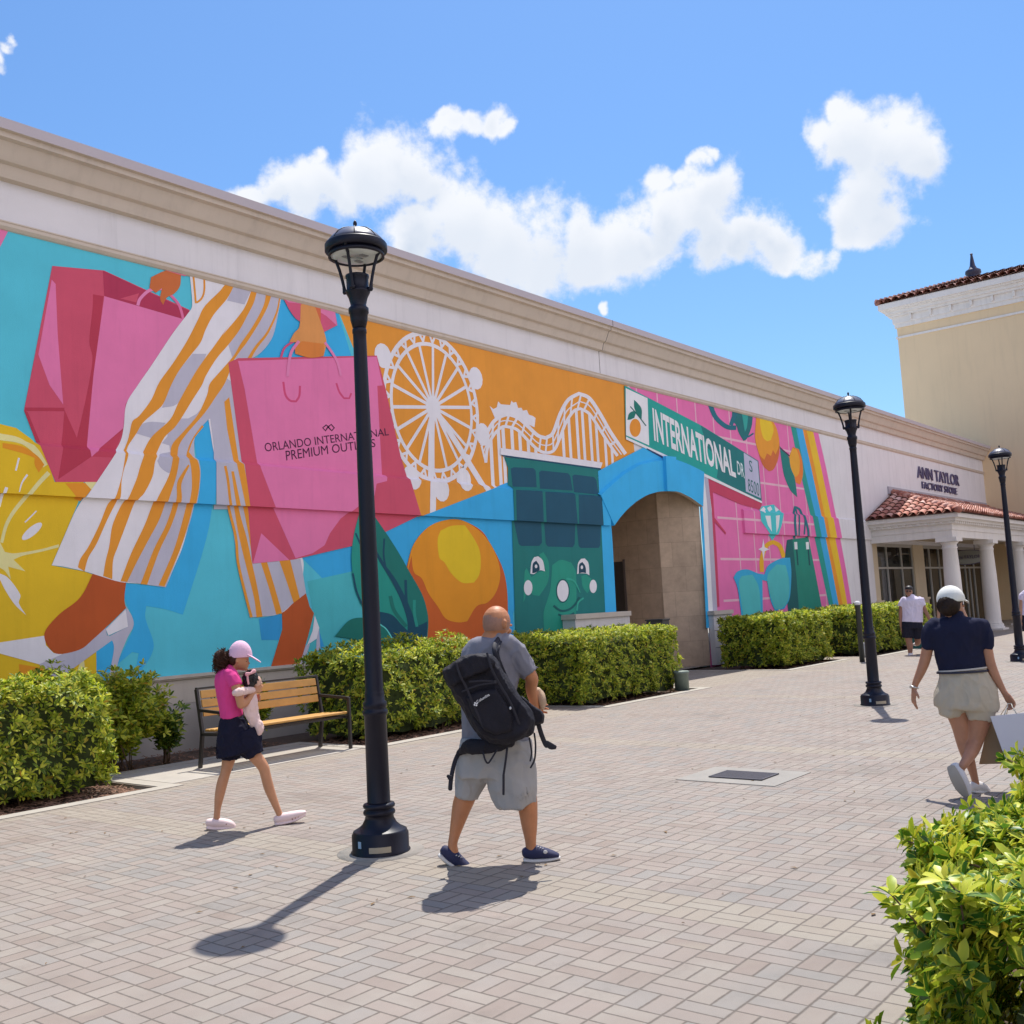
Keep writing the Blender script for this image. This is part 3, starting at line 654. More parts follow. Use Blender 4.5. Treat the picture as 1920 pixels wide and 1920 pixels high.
G('3:285,250 325,258 300,350 250,450 190,560 110,665 20,770 1:1540,1220 1510,1290 1440,1400 1320,1590 1230,1680 1170,1800 1140,1870 1:1120,1980 1060,2100 1010,2160 940,2340 880,2500 845,2600 838,2745 770,2720 790,2600 815,2500 840,2340 900,2200 940,2140 1000,2000 1030,1900 1075,1780 1140,1670 1270,1550 1330,1430 1400,1300 1470,1180 1540,1080 1600,1000 1720,830 3:60,600 180,460 240,370', ORS)
G('3:395,265 435,285 400,390 330,520 240,660 200,710 110,840 1:1740,1080 1720,1180 1680,1280 1620,1370 1530,1500 1400,1650 1340,1740 1325,1830 1300,1970 1240,2160 1190,2300 1110,2450 1020,2620 950,2765 900,2760 980,2550 1080,2340 1150,2160 1240,1980 1270,1860 1285,1740 1370,1640 1480,1510 1550,1360 1575,1270 1700,1140 3:0,920 140,760 200,660 290,530 370,380', ORS)
G('1:1510,1590 1440,1690 1402,1780 1395,1840 1410,1920 1415,2050 1400,2160 1350,2360 1290,2550 1185,2790 1230,2800 1340,2540 1400,2360 1450,2170 1470,2050 1475,1930 1450,1840 1412,1790 1452,1690 1525,1598', ORS)
G('2:1388,288 1398,298 1338,430 1338,560 1282,740 1192,930 1100,1185 1050,1180 1150,920 1240,740 1298,560 1304,430 1345,350', ORS)
S('3:495,310 470,430 400,580 320,680 265,770', 9, ORS, w2=26); S('1:1447,470 1465,675 1508,640 1528,580 1528,480', 14, ORS)
S('4:65,-100 85,0 110,200 165,430 182,620 240,870 282,1030', 20, ORS)
G('4:110,-60 130,-60 195,250 245,430 290,640 325,800 365,1025 320,1030 300,880 240,640 188,420 150,200', ORS)
G('3:78,1095 115,1060 185,1530 205,1560 265,1900 4:270,250 290,600 262,420 215,180 3:150,1550 100,1300', ORS, sm=False)
G('4:350,615 398,612 455,800 512,1000 468,1008 410,800', ORS, sm=False); G('4:490,605 572,600 605,730 645,888 598,922 545,760', ORS, sm=False)
# foot and shoe
L_(8)
G('2:700,1090 945,1150 930,1290 942,1360 820,1480 700,1590 600,1670 440,1705 370,1662 330,1580 350,1510 450,1400 600,1280', BRN, lay=7)
G('2:-300,1650 0,1618 330,1568 342,1640 400,1698 480,1708 290,1782 0,1702 -300,1740', WH, sm=False, lay=6)
G('2:290,1782 480,1700 620,1660 790,1510 800,1562 855,1590 520,1832 480,1990 330,1990 350,1830', GRS, sm=False, lay=6)
G('2:790,1518 940,1368 957,1500 810,1567', WH, sm=False, lay=8); G('2:942,1345 990,1430 997,1500 950,1590 880,1780 860,1990 800,1990 830,1800 852,1650 820,1570 958,1500 945,1400', GRS, lay=6)
G('4:512,990 692,848 720,950 752,1000 700,1200 640,1400 430,1400 515,1120', BRN, sm=False, lay=7); G('4:758,1015 792,1110 780,1185 700,1238 742,1130', WH, sm=False, lay=7); G('4:790,1110 800,1280 768,1280 772,1190', GRS, sm=False, lay=7); G('4:690,1240 640,1400 672,1400 722,1230', GRS, sm=False, lay=7)
# --- pink bag with the writing
L_(11)
G('3:108,802 180,768 1222,748 1285,985 1400,1500 1535,1950 4:1100,480 600,597 290,628 285,600 260,250', DP, sm=False)
L_(12)
G('3:180,788 1220,757 1265,972 1225,975 1260,1640 1282,1650 1278,1692 1200,1712 1180,1822 1085,1870 4:1082,188 950,290 870,400 830,490 740,550 612,588 440,200 3:330,1590 230,1000', PK, sm=False)
G('4:355,400 565,600 292,626', PK, sm=False); S('3:520,945 535,1040 570,1085 615,1092 640,1050 645,975', 16, (186,66,104)); S('3:918,955 940,1020 975,1068 1015,1068 1030,1030', 14, (186,66,104))
L_(13)
G('3:520,318 650,330 905,400 925,520 810,580 760,520 640,490 575,420', (190,80,110)); G('3:520,318 650,330 905,400 922,525 840,450 700,365 560,350', (206,112,152), sm=False, lay=14)
G('3:650,365 745,350 800,500 842,640 822,750 720,762 610,728 622,650 565,645 600,580 640,530', (198,134,74), lay=15); G('3:610,690 660,640 740,650 822,660 822,752 720,765 608,735', (196,116,50), lay=16); G('3:745,350 800,372 800,500', (190,95,60), sm=False, lay=15)
S('3:550,905 560,810 580,720 635,640', 22, (216,118,158), lay=17); S('3:500,770 530,690 610,632', 16, (190,72,110), lay=14); S('3:830,650 880,720 925,800 950,900', 18, (216,118,158), lay=17)
T('ORLANDO INTERNATIONAL', '3:375,1405 1305,1290 1312,1345 385,1470', (62,22,52), lay=14, offset=.0); T('PREMIUM OUTLETS', '3:535,1462 1205,1372 1212,1432 543,1535', (62,22,52), lay=14)
S('3:815,1290 842,1268 862,1290 882,1312 902,1290 878,1264 850,1290 838,1312', 9, (62,22,52), lay=14, sub=2, closed=True)
# --- ferris wheel (true circle on the wall)
L_(3)
c0 = Vector(W2(810,756)); top = Vector(W2(795,622)); bot = Vector(W2(826,905)); lf = Vector(W2(717,720)); rt = Vector(W2(897,795))
RZ = (top.y-bot.y)/2; RX = (rt.x-lf.x)/2; c0 = Vector(((lf.x+rt.x)/2, (top.y+bot.y)/2)); print('wheel', c0, RX, RZ)
def EP(r, a): return (c0.x+RX*r*math.cos(a), c0.y+RZ*r*math.sin(a))
for r, w in ((.985,.085),(.845,.07)): ribbon([EP(r, 2*math.pi*k/64) for k in range(64)], w, WH, closed=True)
for k in range(56):
    a = 2*math.pi*k/56; ribbon([EP(.97, a), EP(.85, a+math.pi/56*(1 if k % 2 else -1)*1.3)], .05, WH)
for k in range(18): ribbon([EP(.0, 0), EP(.85, 2*math.pi*(k+.3)/18)], .062, WH)
Gw([EP(.15*(1 if 1 else 0), 2*math.pi*k/20) for k in range(20)], WH, lay=4)
for a in (28, 150, -14, -58, -88, -118): 
    Gw([(c0.x+RX*1.12*math.cos(math.radians(a))+.2*math.cos(t), c0.y+RZ*1.1*math.sin(math.radians(a))+.22*math.sin(t)) for t in [2*math.pi*k/14 for k in range(14)]], WH, lay=4)
S('5:440,720 435,950 430,1250 425,1530', 44, WH, lay=4); S('5:440,720 620,1000 850,1370', 40, WH, lay=4)
# --- roller coaster
S('5:810,1020 870,890 920,825 1000,790 1080,812 1150,870 1230,945 1290,965 1345,930 1400,785 1460,680 1540,632 1620,668 1700,785 1780,925 1890,1085', 27, WH)
S('5:842,1150 855,1040 900,945 960,885 1010,882 1080,905 1160,985 1230,1050 1290,1075 1350,1060 1390,985 1440,855 1500,765 1550,745 1620,785 1700,905 1760,1000 1830,1100', 22, WH)
S('5:825,1070 885,920 940,850 1005,835 1080,860 1150,925 1230,1000 1290,1020 1345,1000 1398,880 1452,760 1545,690 1620,725 1700,845 1780,980 1860,1090', 9, WH)
top2 = smooth(parse('5:842,1150 855,1040 900,945 960,885 1010,882 1080,905 1160,985 1230,1050 1290,1075 1350,1060 1390,985 1440,855 1500,765 1550,745 1620,785 1700,905 1760,1000 1830,1100'), closed=False)
out2 = smooth(parse('5:810,1020 870,890 920,825 1000,790 1080,812 1150,870 1230,945 1290,965 1345,930 1400,785 1460,680 1540,632 1620,668 1700,785 1780,925 1890,1085'), closed=False)
for k in range(0, len(out2), 4):
    j = min(len(top2)-1, int(k*len(top2)/len(out2))); ribbon([W2(*out2[k]), W2(*top2[j])], .06, WH)
for x in (880,930,975,1030,1095,1155,1215,1415,1465,1515,1565,1620,1675,1735,1790):
    px = 700+x/4; best = min(top2, key=lambda p: abs(p[0]-px)); bx_, bz_ = W2(*best)
    Gw([(bx_-.05,bz_),(bx_+.05,bz_),(bx_+.05,3.7),(bx_-.05,3.7)], WH, lay=2 if x < 960 else 2)
G('5:872,725 898,748 925,735 935,690 955,712 1025,718 1035,685 1048,700 1070,695 1085,740 1110,738 1120,760 1150,755 1165,790 1195,800 1215,815 1208,885 1100,835 1000,780 910,815', WH, sm=False)
L_(6)
G('0:785,969 945,907 1000,885 1000,1010 962,1150 785,1000', (48,152,200), sm=False, lay=4)
# --- orange fruit and leaf
L_(9)
G('4:1430,760 1450,640 1500,480 1600,360 1720,305 1850,300 6:0,695 70,790 130,900 175,1010 200,1150 206,1350 200,1500 4:2200,1500 1560,1500 1560,1000', (180,86,34))
G('4:1450,700 1462,600 1500,480 1600,360 1720,305 1860,302 6:5,715 90,830 138,950 146,1060 112,1170 50,1240 -30,1268 4:1900,1060 1830,1068 1740,1040 1680,950 1610,850 1560,740 1500,690 1482,570', (218,132,30), lay=10)
G('4:1700,380 1780,345 1880,340 5:690,1630 745,1710 790,1800 802,1900 790,1990 750,2050 4:1860,770 1780,700 1730,620 1690,580 1678,450', (214,172,30), lay=11)
L_(16)
G('4:1085,262 1180,240 1290,400 1380,540 1460,680 1560,860 1600,1000 1605,1100 1590,1280 1350,1280 1330,1200 1225,1080 1120,960 1070,850 1040,720 1030,560 1050,400', (32,132,118))
G('4:1180,240 1290,400 1380,540 1460,680 1560,860 1600,1000 1605,1100 1590,1200 1480,1100 1400,900 1290,700 1210,540', (24,104,94), lay=17)
G('4:1225,985 1330,1010 1400,1080 1450,1130 1490,1060 1540,1090 1600,1060 1590,1290 1350,1290 1310,1160 1220,1070', (17,66,84), lay=18)
S('4:1200,520 1270,640 1350,760 1420,900 1470,1040 1480,1150', 16, (17,66,84), lay=18, w2=60); S('4:1275,440 1270,560 1285,660', 14, (17,66,84), lay=18); S('4:1435,750 1440,900 1450,1000', 20, (17,66,84), lay=18); S('4:1320,870 1350,980 1440,1100', 26, (24,104,94), lay=18); S('4:1500,900 1500,1000 1520,1100', 22, (34,130,116), lay=19); S('4:1040,700 1070,840 1120,950', 12, NAV, lay=18); S('4:1060,400 1095,480', 12, NAV, lay=18)
G('4:905,1172 1000,1062 1080,1033 1180,1045 1260,1090 1330,1190 1345,1290 1130,1290 1080,1210 1000,1185', (22,104,92), lay=19); S('4:1230,1075 1290,1120 1340,1200', 9, (90,190,180), lay=20)
# --- green tower with the face
L_(12)
G('6:178,148 905,235 880,300 890,430 905,665 945,1330 720,1330 720,1700 270,1700 235,620 225,370 205,360 205,230', (26,106,102), sm=False)
G('6:150,82 165,82 915,190 900,236 148,132', WH, sm=False, lay=13); G('6:148,130 900,232 905,245 175,145', NAV, sm=False, lay=14)
for q in ('225,235 250,225 395,232 412,250 420,375 240,370','438,262 455,250 655,270 672,290 690,400 445,385','688,290 705,280 850,298 868,320 885,430 700,412','246,398 445,405 455,640 460,790 440,815 305,815 285,800 252,640','466,410 690,420 710,650 705,800 690,825 505,820 488,800 476,640','716,430 890,440 902,660 898,810 885,830 750,830 735,815 720,650'):
    G('6:'+q, (24,72,92), sm=False, lay=13)
G('6:330,1010 345,980 380,1050 440,1010 490,1000 440,880 470,860 510,940 505,1080 440,1190 390,1182 350,1110 335,1200 320,1240', (34,132,112), lay=13)
G('6:530,1050 535,960 600,920 680,940 715,1020 715,1330 700,1420 640,1700 500,1700 470,1340 500,1220 520,1150', (34,132,112), lay=14); G('6:755,1040 790,1030 830,1060 830,1120 800,1170 765,1120', (34,132,112), lay=13)
G('6:372,1022 380,940 400,900 430,892 465,925 482,1005 440,998 400,1025', WH, lay=15); G('6:386,1020 390,950 415,925 438,960 442,995 410,1015', (22,58,76), lay=16); EL('6:414,968', 10, 14, WH, lay=17)
G('6:722,1025 730,945 752,912 780,908 808,945 815,1035 790,1022 750,1020', WH, lay=15); G('6:735,1022 738,955 762,935 785,970 790,1018 760,1015', (22,58,76), lay=16); EL('6:758,975', 9, 14, WH, lay=17)
EL('6:355,1128', 32, 57, WH, lay=16); EL('6:843,1118', 27, 50, WH, lay=16); EL('6:615,1152', 52, 90, (18,84,84), lay=16); EL('6:615,1152', 43, 80, WH, lay=17)
S('6:545,1262 600,1300 660,1292 710,1250 740,1200', 16, (18,84,84), lay=18); S('6:580,1328 640,1345 700,1318', 14, (18,84,84), lay=18); S('6:640,1060 700,1080 745,1165', 18, (48,150,128), lay=18, w2=6); S('6:770,1205 730,1240 720,1300', 12, (48,150,128), lay=18)
# --- blue surround of the arch
L_(14)
AP = '980,665 1020,608 1080,541 1150,481 1230,434 1310,411 1400,404 1470,413 1560,458 1648,522'
G('6:880,255 1000,190 1230,72 1380,140 1455,165 1640,262 1672,300 1672,525 '+' '.join(reversed(AP.split()))+' 990,800 1018,1330 935,1330 905,665 890,430', BLUE, sm=False)
# --- pink tiled wall on the right
L_(2)
G('7:80,130 1510,480 1700,1450 1790,1830 1830,2100 1000,2400 730,2400 720,1870 690,1000 640,830', PKW, sm=False)
GL = (222,160,172)
zs = sorted({round(W2(*parse(s)[0])[1], 2) for s in ('7:760,1165','7:800,1478','7:830,1785','7:1120,910','7:1000,600')}); xs_ = [W2(*parse(s)[0])[0] for s in ('7:330,260','7:480,300','7:622,340','7:770,500','7:835,1200','7:965,1200','7:1095,1250','7:1160,850','7:1278,990','7:1240,500')]
print('grid z', zs, 'x', [round(x, 2) for x in sorted(xs_)])
def xr(z): # right limit of the pink field at height z
    a, b_ = W2(1150+1330/4, 680+480/4), W2(1150+1620/4, 680+1830/4); return a[0]+(b_[0]-a[0])*(a[1]-z)/(a[1]-b_[1])
dzz = (zs[-1]-zs[0])/(len(zs)-1)
for k in range(8):
    z = zs[0]+dzz*k
    if .3 < z < 6.6: Gw([(23.9,z-.03),(xr(z)+.3,z-.03),(xr(z)+.3,z+.03),(23.9,z+.03)], GL, lay=3)
for k in range(14):
    x = 20.35+k*.93
    if x > 31.3: break
    zlo = 5.3 if x < 24.3 else 0.1
    Gw([(x-.025,zlo),(x+.025,zlo),(x+.025,6.66),(x-.025,6.66)], GL, lay=3)
rows = [(470,(1328,1365,1412,1440,1487,1522)),(800,(1395,1432,1485,1512,1560,1597)),(1150,(1478,1515,1560,1585,1632,1668)),(1300,(1505,1545,1588,1612,1660,1697)),(1560,(1560,1598,1640,1668,1710,1745)),(1850,(1622,1655,1695,1725,1760,1792)),(2100,(1680,1712,1745,1775,1808,1838))]
for ci, colr in enumerate(((30,134,124),(52,150,196),(214,130,40),(206,166,40),(204,98,150))):
    for a, b_ in zip(rows[:-1], rows[1:]):
        G('7:%f,%f %f,%f %f,%f %f,%f' % (a[1][ci],a[0],a[1][ci+1],a[0],b_[1][ci+1],b_[0],b_[1][ci],b_[0]), colr, sm=False, lay=5)
L_(6)
G('7:890,355 1045,380 1035,480 1000,570 975,588 940,530 920,470 890,430', (22,98,100)); G('7:960,375 1010,378 1000,480 985,520', (40,145,135), lay=7); S('7:722,310 760,400 810,455 860,485 920,488', 34, (24,96,110)); S('7:880,470 905,400 925,370', 30, (24,96,110)); S('7:975,560 1010,555 1050,530', 12, (24,96,110))
G('7:1070,400 1180,415 1225,500 1245,610 1235,720 1200,800 1165,815 1120,770 1085,670 1060,560', (182,96,46)); G('7:1070,400 1180,415 1225,500 1242,610 1215,690 1195,655 1180,700 1150,680 1130,730 1090,680 1062,560', (220,136,40), lay=7); G('7:1095,415 1175,425 1200,500 1180,580 1150,590 1120,560 1100,480', (214,172,36), lay=8)
G('7:1345,632 1390,650 1415,740 1420,840 1400,915 1365,895 1330,820 1315,720', (206,112,44)); G('7:1340,640 1375,655 1395,730 1390,830 1360,860 1330,790 1320,710', (222,146,44), lay=7)
G('7:1245,625 1310,700 1345,800 1365,900 1378,1010 1325,955 1280,850 1260,740', (24,110,104)); S('7:1250,640 1320,700', 10, (70,40,70))
G('7:1083,1120 1110,1078 1200,1063 1262,1125 1245,1220 1220,1290 1190,1335 1140,1260 1090,1190', (64,176,178), sm=False, lay=8)
for q in ('1095,1110 1125,1080 1140,1100 1120,1130','1150,1090 1175,1075 1190,1100 1165,1120','1205,1075 1240,1105 1215,1120','1120,1150 1160,1150 1170,1270 1140,1220','1200,1150 1230,1145 1222,1230 1205,1280'): G('7:'+q, (214,222,226), sm=False, lay=9)
S('7:1112,1570 1112,1470 1145,1375 1195,1345 1245,1375 1278,1460', 32, (212,152,30), lay=7)
G('7:1122,1320 1132,1385 1168,1400 1132,1415 1124,1485 1114,1415 1084,1400 1112,1385', (216,200,206), sm=False, lay=9)
G('7:1300,1330 1460,1308 1510,1560 1590,1990 1330,1990 1300,1700 1285,1480', (26,120,102), sm=False, lay=8); G('7:1300,1330 1340,1322 1370,1600 1400,1990 1325,1990 1290,1700 1282,1480', (20,84,84), sm=False, lay=9)
S('7:1355,1320 1345,1180 1360,1080 1400,1110 1440,1240 1448,1310', 16, (24,100,110), lay=9); S('7:1375,1300 1378,1160 1365,1090', 10, (24,100,110), lay=9); S('7:1415,1290 1420,1180 1400,1120', 10, (24,100,110), lay=9)
for x in (1368,1455): S('7:%d,1345 %d,1400' % (x-4, x), 22, (200,210,210), lay=10); S('7:%d,1400 %d,1520' % (x+4, x+14), 10, (20,70,74), lay=10)
G('7:898,1610 930,1565 1000,1550 1080,1580 1130,1588 1160,1520 1250,1470 1322,1462 1332,1580 1320,1760 1280,1845 1210,1862 1175,1780 1150,1640 1115,1630 1118,1860 1118,2000 970,2000 930,1700', (44,150,186), lay=11)
G('7:938,1640 960,1600 1040,1590 1085,1680 1105,1860 1105,1990 985,1990 950,1760', (70,166,166), lay=12); G('7:1152,1600 1220,1512 1290,1520 1315,1640 1310,1770 1262,1842 1210,1850 1172,1740', (70,166,166), lay=12)
# red shade below the street sign, white sign post
G('7:704,870 1112,1055 1096,1102 950,1062 742,970 770,1400 792,1830 770,1830 725,1150', (174,58,84), sm=False, lay=13); G('7:725,1140 745,1150 840,1272 840,1290 730,1165', (174,58,84), sm=False, lay=13)
G('7:643,815 702,845 732,1100 782,1990 712,1990 663,1080', (206,204,222), sm=False, lay=15); G('7:675,835 704,850 735,1150 782,1990 748,1990 700,1080', (160,156,170), sm=False, lay=16); G('7:650,1080 665,1085 716,1990 692,1990', BLUE, sm=False, lay=16)
# --- street sign
G('7:78,172 252,262 660,475 1082,738 1108,1052 640,835 88,572', (28,142,130), sm=False, lay=17)
G('7:650,472 1082,738 1108,1040 880,935 770,865 790,720 700,640', (24,104,104), sm=False, lay=18)
G('7:86,192 250,268 262,622 88,545', (206,208,214), sm=False, lay=19); G('7:972,676 1076,742 1100,1018 988,966', (166,166,186), sm=False, lay=19)
G('7:88,556 380,690 1108,1040 1110,1056 640,838 370,706 88,576', (210,216,222), sm=False, lay=20); G('7:240,640 372,706 372,722 250,655', (26,50,90), sm=False, lay=20); G('7:458,738 640,835 640,852 458,752', (26,50,90), sm=False, lay=20)
EL('7:157,490', 42, 68, (216,130,40), lay=20); G('7:148,280 175,305 205,350 205,430 175,395 150,340', (24,104,92), lay=21); G('7:98,430 110,385 140,365 165,370 150,415 120,428', (24,104,92), lay=21); S('7:120,330 180,400 238,475', 8, (24,90,84), lay=21)
T('INTERNATIONAL', '7:284,336 892,668 915,868 300,588', (206,224,222), lay=21, offset=.028); T('DR', '7:918,735 968,762 980,870 925,836', (190,206,210), lay=21, offset=.01)
T('S', '7:1010,728 1034,742 1038,828 1014,812', (40,96,96), lay=21); T('8500', '7:1000,868 1084,905 1090,1006 1006,962', (40,96,96), lay=21)
skin_obj('mural', POLY, bld, clipz=6.67)
# ================================================================ STORE PORTICO, STOREFRONT, TOWER
WHT = wpaint('trim_white', (.74,.70,.65)); CRM_ = wpaint('wall_cream_warm', (.66,.54,.37))
ALU = mat('window_frame', (.50,.47,.42), .5, metal=.1)
def glass_mat():
    m = bpy.data.materials.new('shop_glass'); m.use_nodes = True; t = m.node_tree; t.nodes.clear(); L = t.links.new
    o = N(t,'ShaderNodeOutputMaterial'); mx_ = N(t,'ShaderNodeMixShader'); tr = N(t,'ShaderNodeBsdfTransparent'); gl = N(t,'ShaderNodeBsdfGlossy'); gl.inputs['Roughness'].default_value = .03
    tr.inputs[0].default_value = (.50,.54,.53,1); fr = N(t,'ShaderNodeFresnel'); fr.inputs[0].default_value = 1.5
    ad = N(t,'ShaderNodeMath', operation='ADD'); ad.inputs[1].default_value = .06; L(fr.outputs[0], ad.inputs[0]); L(ad.outputs[0], mx_.inputs[0]); L(tr.outputs[0], mx_.inputs[1]); L(gl.outputs[0], mx_.inputs[2]); L(mx_.outputs[0], o.inputs[0]); return m
GLS = glass_mat()
INT = mat('interior_wall', (.30,.27,.22), .9); ORG = mat('sale_orange', (.80,.20,.08), .7); DISP = mat('display_white', (.7,.7,.7), .7)
PXL, PYF = 34.45, 9.5
# wall below the lettering: piers and sill between the openings
b = MB()
wins = [(35.35,39.15),(40.35,43.3),(44.6,48.4)]; e = [34.9]+[v for w in wins for v in w]+[XE]
for k in range(0, len(e), 2): b.box((e[k],YW,0), (e[k+1],YW+.3,3.25), CRM_)
for w in wins[:2]: b.box((w[0],YW+.02,0), (w[1],YW+.28,.30), CRM_)
b.box((34.9,YW+.3,3.25), (XE,YW+.32,7.3), CRM_)
for k in (0,2,4): b.box((e[k]-.02,YW-.05,0), (min(e[k+1]+.02,XE-.01),YW-.001,1.2), CRM_); b.box((e[k]-.05,YW-.09,1.2), (min(e[k+1]+.05,XE-.01),YW-.001,1.28), CRM_)
b.build('storefront_wall', bld)
b = MB(); b.box((34.9,YW+4.5,0), (XE,YW+4.6,3.3), INT); b.box((34.9,YW+.3,3.3), (XE,YW+4.6,3.35), INT); b.box((34.95,YW+.3,.0), (XE,YW+4.5,.03), mat('shop_floor', (.35,.3,.25), .4)); b.box((34.85,YW+.3,0), (34.9,YW+4.6,3.3), INT); b.build('shop_interior', bld)
for wi, (x0, x1) in enumerate(wins):
    dz = .30 if wi < 2 else .02; z1 = 3.2
    b = MB(); fw = .045
    mull = [x0, x0+(x1-x0)*(.27 if wi < 2 else .33), x0+(x1-x0)*.67, x1-fw]
    for mx0 in mull: b.box((mx0,YW+.04,dz), (mx0+fw*1.4,YW+.13,z1), ALU)
    for zz in (dz, 2.36, z1-.06): b.box((x0,YW+.05,zz), (x1,YW+.125,zz+.07), ALU)
    if wi == 2: b.box((mull[1]+.6,YW+.05,dz), (mull[1]+.7,YW+.12,2.36), ALU)
    b.box((x0,YW+.035,z1), (x1,YW+.14,3.25), ALU)
    win = b.build('shop_window' if wi < 2 else 'shop_door', bld)
    b = MB(); b.box((x0+.02,YW+.085,dz), (x1-.02,YW+.09,z1), GLS); b.build('pane', win)
for i, (x, z0, z1, w, d, m_) in enumerate(((35.9,.3,2.0,.28,.9,DISP),(37.6,1.2,2.0,.5,1.4,DISP),(38.1,1.75,2.05,.55,.6,ORG),(38.8,1.85,2.1,.35,.5,ORG),(36.4,.3,1.1,.8,1.6,ORG),(41.6,1.6,1.9,.4,.8,ORG),(42.4,.3,1.6,.25,1.1,DISP),(45.6,1.75,2.0,.8,.9,ORG),(46.6,.4,1.3,.5,2.0,DISP),(47.4,1.7,1.95,.5,1.0,ORG),(41.0,.3,1.5,.3,1.3,DISP))):
    b = MB()
    if m_ is ORG: b.box((x,YW+d*.25+.1,z0), (x+w,YW+d*.25+.12,z1), m_); tag(b.build('sale_sign', bevel=.004), 'orange sale card hanging inside the shop window, number %d along the glass' % (i+1), 'sign', 'orange sale cards inside the storefront') ; continue
    cx_ = x+w/2
    b.lathe([(.16,z0),(.16,z0+.02),(.02,z0+.04),(.02,z0+(z1-z0)*.3),(.12,z0+(z1-z0)*.42),(.17,z0+(z1-z0)*.55),(.12,z0+(z1-z0)*.7),(.19,z0+(z1-z0)*.88),(.06,z0+(z1-z0)*.94),(.03,z1)], m_, (cx_,YW+d+.3,0), 14)
    tag(b.build('mannequin'), ['white dress form behind the first storefront window','white bust form in the middle of the first window','white dress form at the right of the second window','white dress form beyond the shop doors','white dress form at the left of the second window'][[0,1,6,8,10].index(i)], 'mannequin', 'dress forms in the shop windows')
# portico
por = thing('entrance_portico', 'white columned entrance portico with red barrel tile roof in front of the store windows', 'portico', (PXL,YW,0))
def ringbox(b, x0, x1, y0, y1, z0, z1, th, m, pr):
    # U shaped beam: left side, front
    b.box((x0-pr,y0-pr,z0), (x1,y0-pr+th,z1), m); b.box((x0-pr,y0-pr+th,z0), (x0-pr+th,y1,z1), m)
b = MB(); X1 = 53.0
ringbox(b, PXL+.32, X1, PYF+.32, YW-.001, 3.22, 3.46, .30, WHT, 0)
ringbox(b, PXL+.32, X1, PYF+.32, YW-.001, 3.46, 3.66, .32, WHT, .03)
ringbox(b, PXL+.32, X1, PYF+.32, YW-.001, 3.66, 3.74, .40, WHT, .12)
ringbox(b, PXL+.32, X1, PYF+.32, YW-.001, 3.74, 3.84, .46, WHT, .2)
ringbox(b, PXL+.32, X1, PYF+.32, YW-.001, 3.84, 3.98, .6, WHT, .32)
k = 0
x = PXL+.25
while x < X1-.3: b.box((x,PYF+.16,3.665), (x+.11,PYF+.288,3.738), WHT); x += .24
y = PYF+.3
while y < YW-.2: b.box((PXL+.16,y,3.665), (PXL+.288,y+.11,3.738), WHT); y += .24
b.build('entablature', por)
b = MB(); b.box((PXL+.63,PYF+.63,3.4), (X1,YW-.06,3.45), CRM_); b.build('ceiling', por)
cprof = [(.36,0),(.36,.12),(.33,.13),(.335,.19),(.31,.22),(.285,.26),(.265,.30),(.268,1.1),(.255,2.0),(.225,2.85),(.245,2.87),(.245,2.90),(.225,2.92),(.225,2.98),(.27,3.03),(.30,3.08)]
for cx_ in (34.95+.1, 39.45, 43.9, 48.4, 52.6):
    b = MB(); b.lathe(cprof[4:12], WHT, (cx_,PYF+.52,0), 28); c = b.build('column', por)
    b = MB(); b.lathe(cprof[:5], WHT, (cx_,PYF+.52,0), 28); b.box((cx_-.40,PYF+.12,0), (cx_+.40,PYF+.92,.06), WHT); b.build('base', c)
    b = MB(); b.lathe(cprof[11:], WHT, (cx_,PYF+.52,0), 28); b.box((cx_-.33,PYF+.19,3.08), (cx_+.33,PYF+.85,3.22), WHT); b.build('capital', c)
def tile_mat(nm='clay_tile', k=1.0):
    m = mat(nm, (.50,.22,.13), .75, var=.2, vscale=3, bump=.2)
    t = m.node_tree; B = t.nodes['Principled BSDF']; L = t.links.new
    g = N(t,'ShaderNodeNewGeometry'); r = N(t,'ShaderNodeValToRGB'); e = r.color_ramp; e.elements[0].color = (.33,.13,.085,1); e.elements[1].color = (.74,.52,.38,1)
    for p, c in ((.3,(.46,.19,.11,1)),(.62,(.56,.28,.17,1)),(.82,(.66,.40,.27,1))): q = e.elements.new(p); q.color = c
    L(g.outputs['Random Per Island'], r.inputs[0]); 
    for q in e.elements: q.color = (q.color[0]*k, q.color[1]*k*(.9 if k < 1 else 1), q.color[2]*k*(1.05 if k < 1 else 1), 1)
    L(r.outputs[0], B.inputs['Base Color']); return m
TILE = tile_mat(k=.9)
def barrel(b, P0, up, side, nrm, L, w=.26, tl=.36):
    # one column of half round tiles from the eave point P0 up the slope
    n = max(1, int(L/tl+.5)); up = Vector(up).normalized(); side = Vector(side).normalized(); nrm = Vector(nrm).normalized()
    for k in range(n):
        l0 = k*L/n; l1 = (k+1)*L/n+.05; vs = []
        for (l, s_, h) in ((l0, 1.0, .055+.03), (min(l1, L), .82, .035)):
            c = Vector(P0)+up*l+nrm*h*.4
            for q in range(7):
                a = math.pi*q/6; vs.append(c+side*(math.cos(a)*w*.5*s_)+nrm*(math.sin(a)*w*.40*s_))
        b.add(vs, [(q, q+1, q+8, q+7) for q in range(6)]+[(0,7,8,1)] if False else [(q, q+1, q+8, q+7) for q in range(6)], TILE, True)
AP_ = Vector((37.35,YW,5.08)); E0 = Vector((PXL-.08,PYF-.08,3.99)); E1 = Vector((PXL-.08,YW,3.99))
b = MB(); und = mat('tile_underlay', (.20,.085,.055), .9)
b.add([E0, (X1,E0.y,E0.z), (X1,YW,5.08), AP_], [(0,1,2,3)], und); b.add([E0, E1, AP_], [(0,2,1)], und)
upf = (Vector((40,YW,5.08))-Vector((40,E0.y,E0.z))); nf = Vector((1,0,0)).cross(upf)
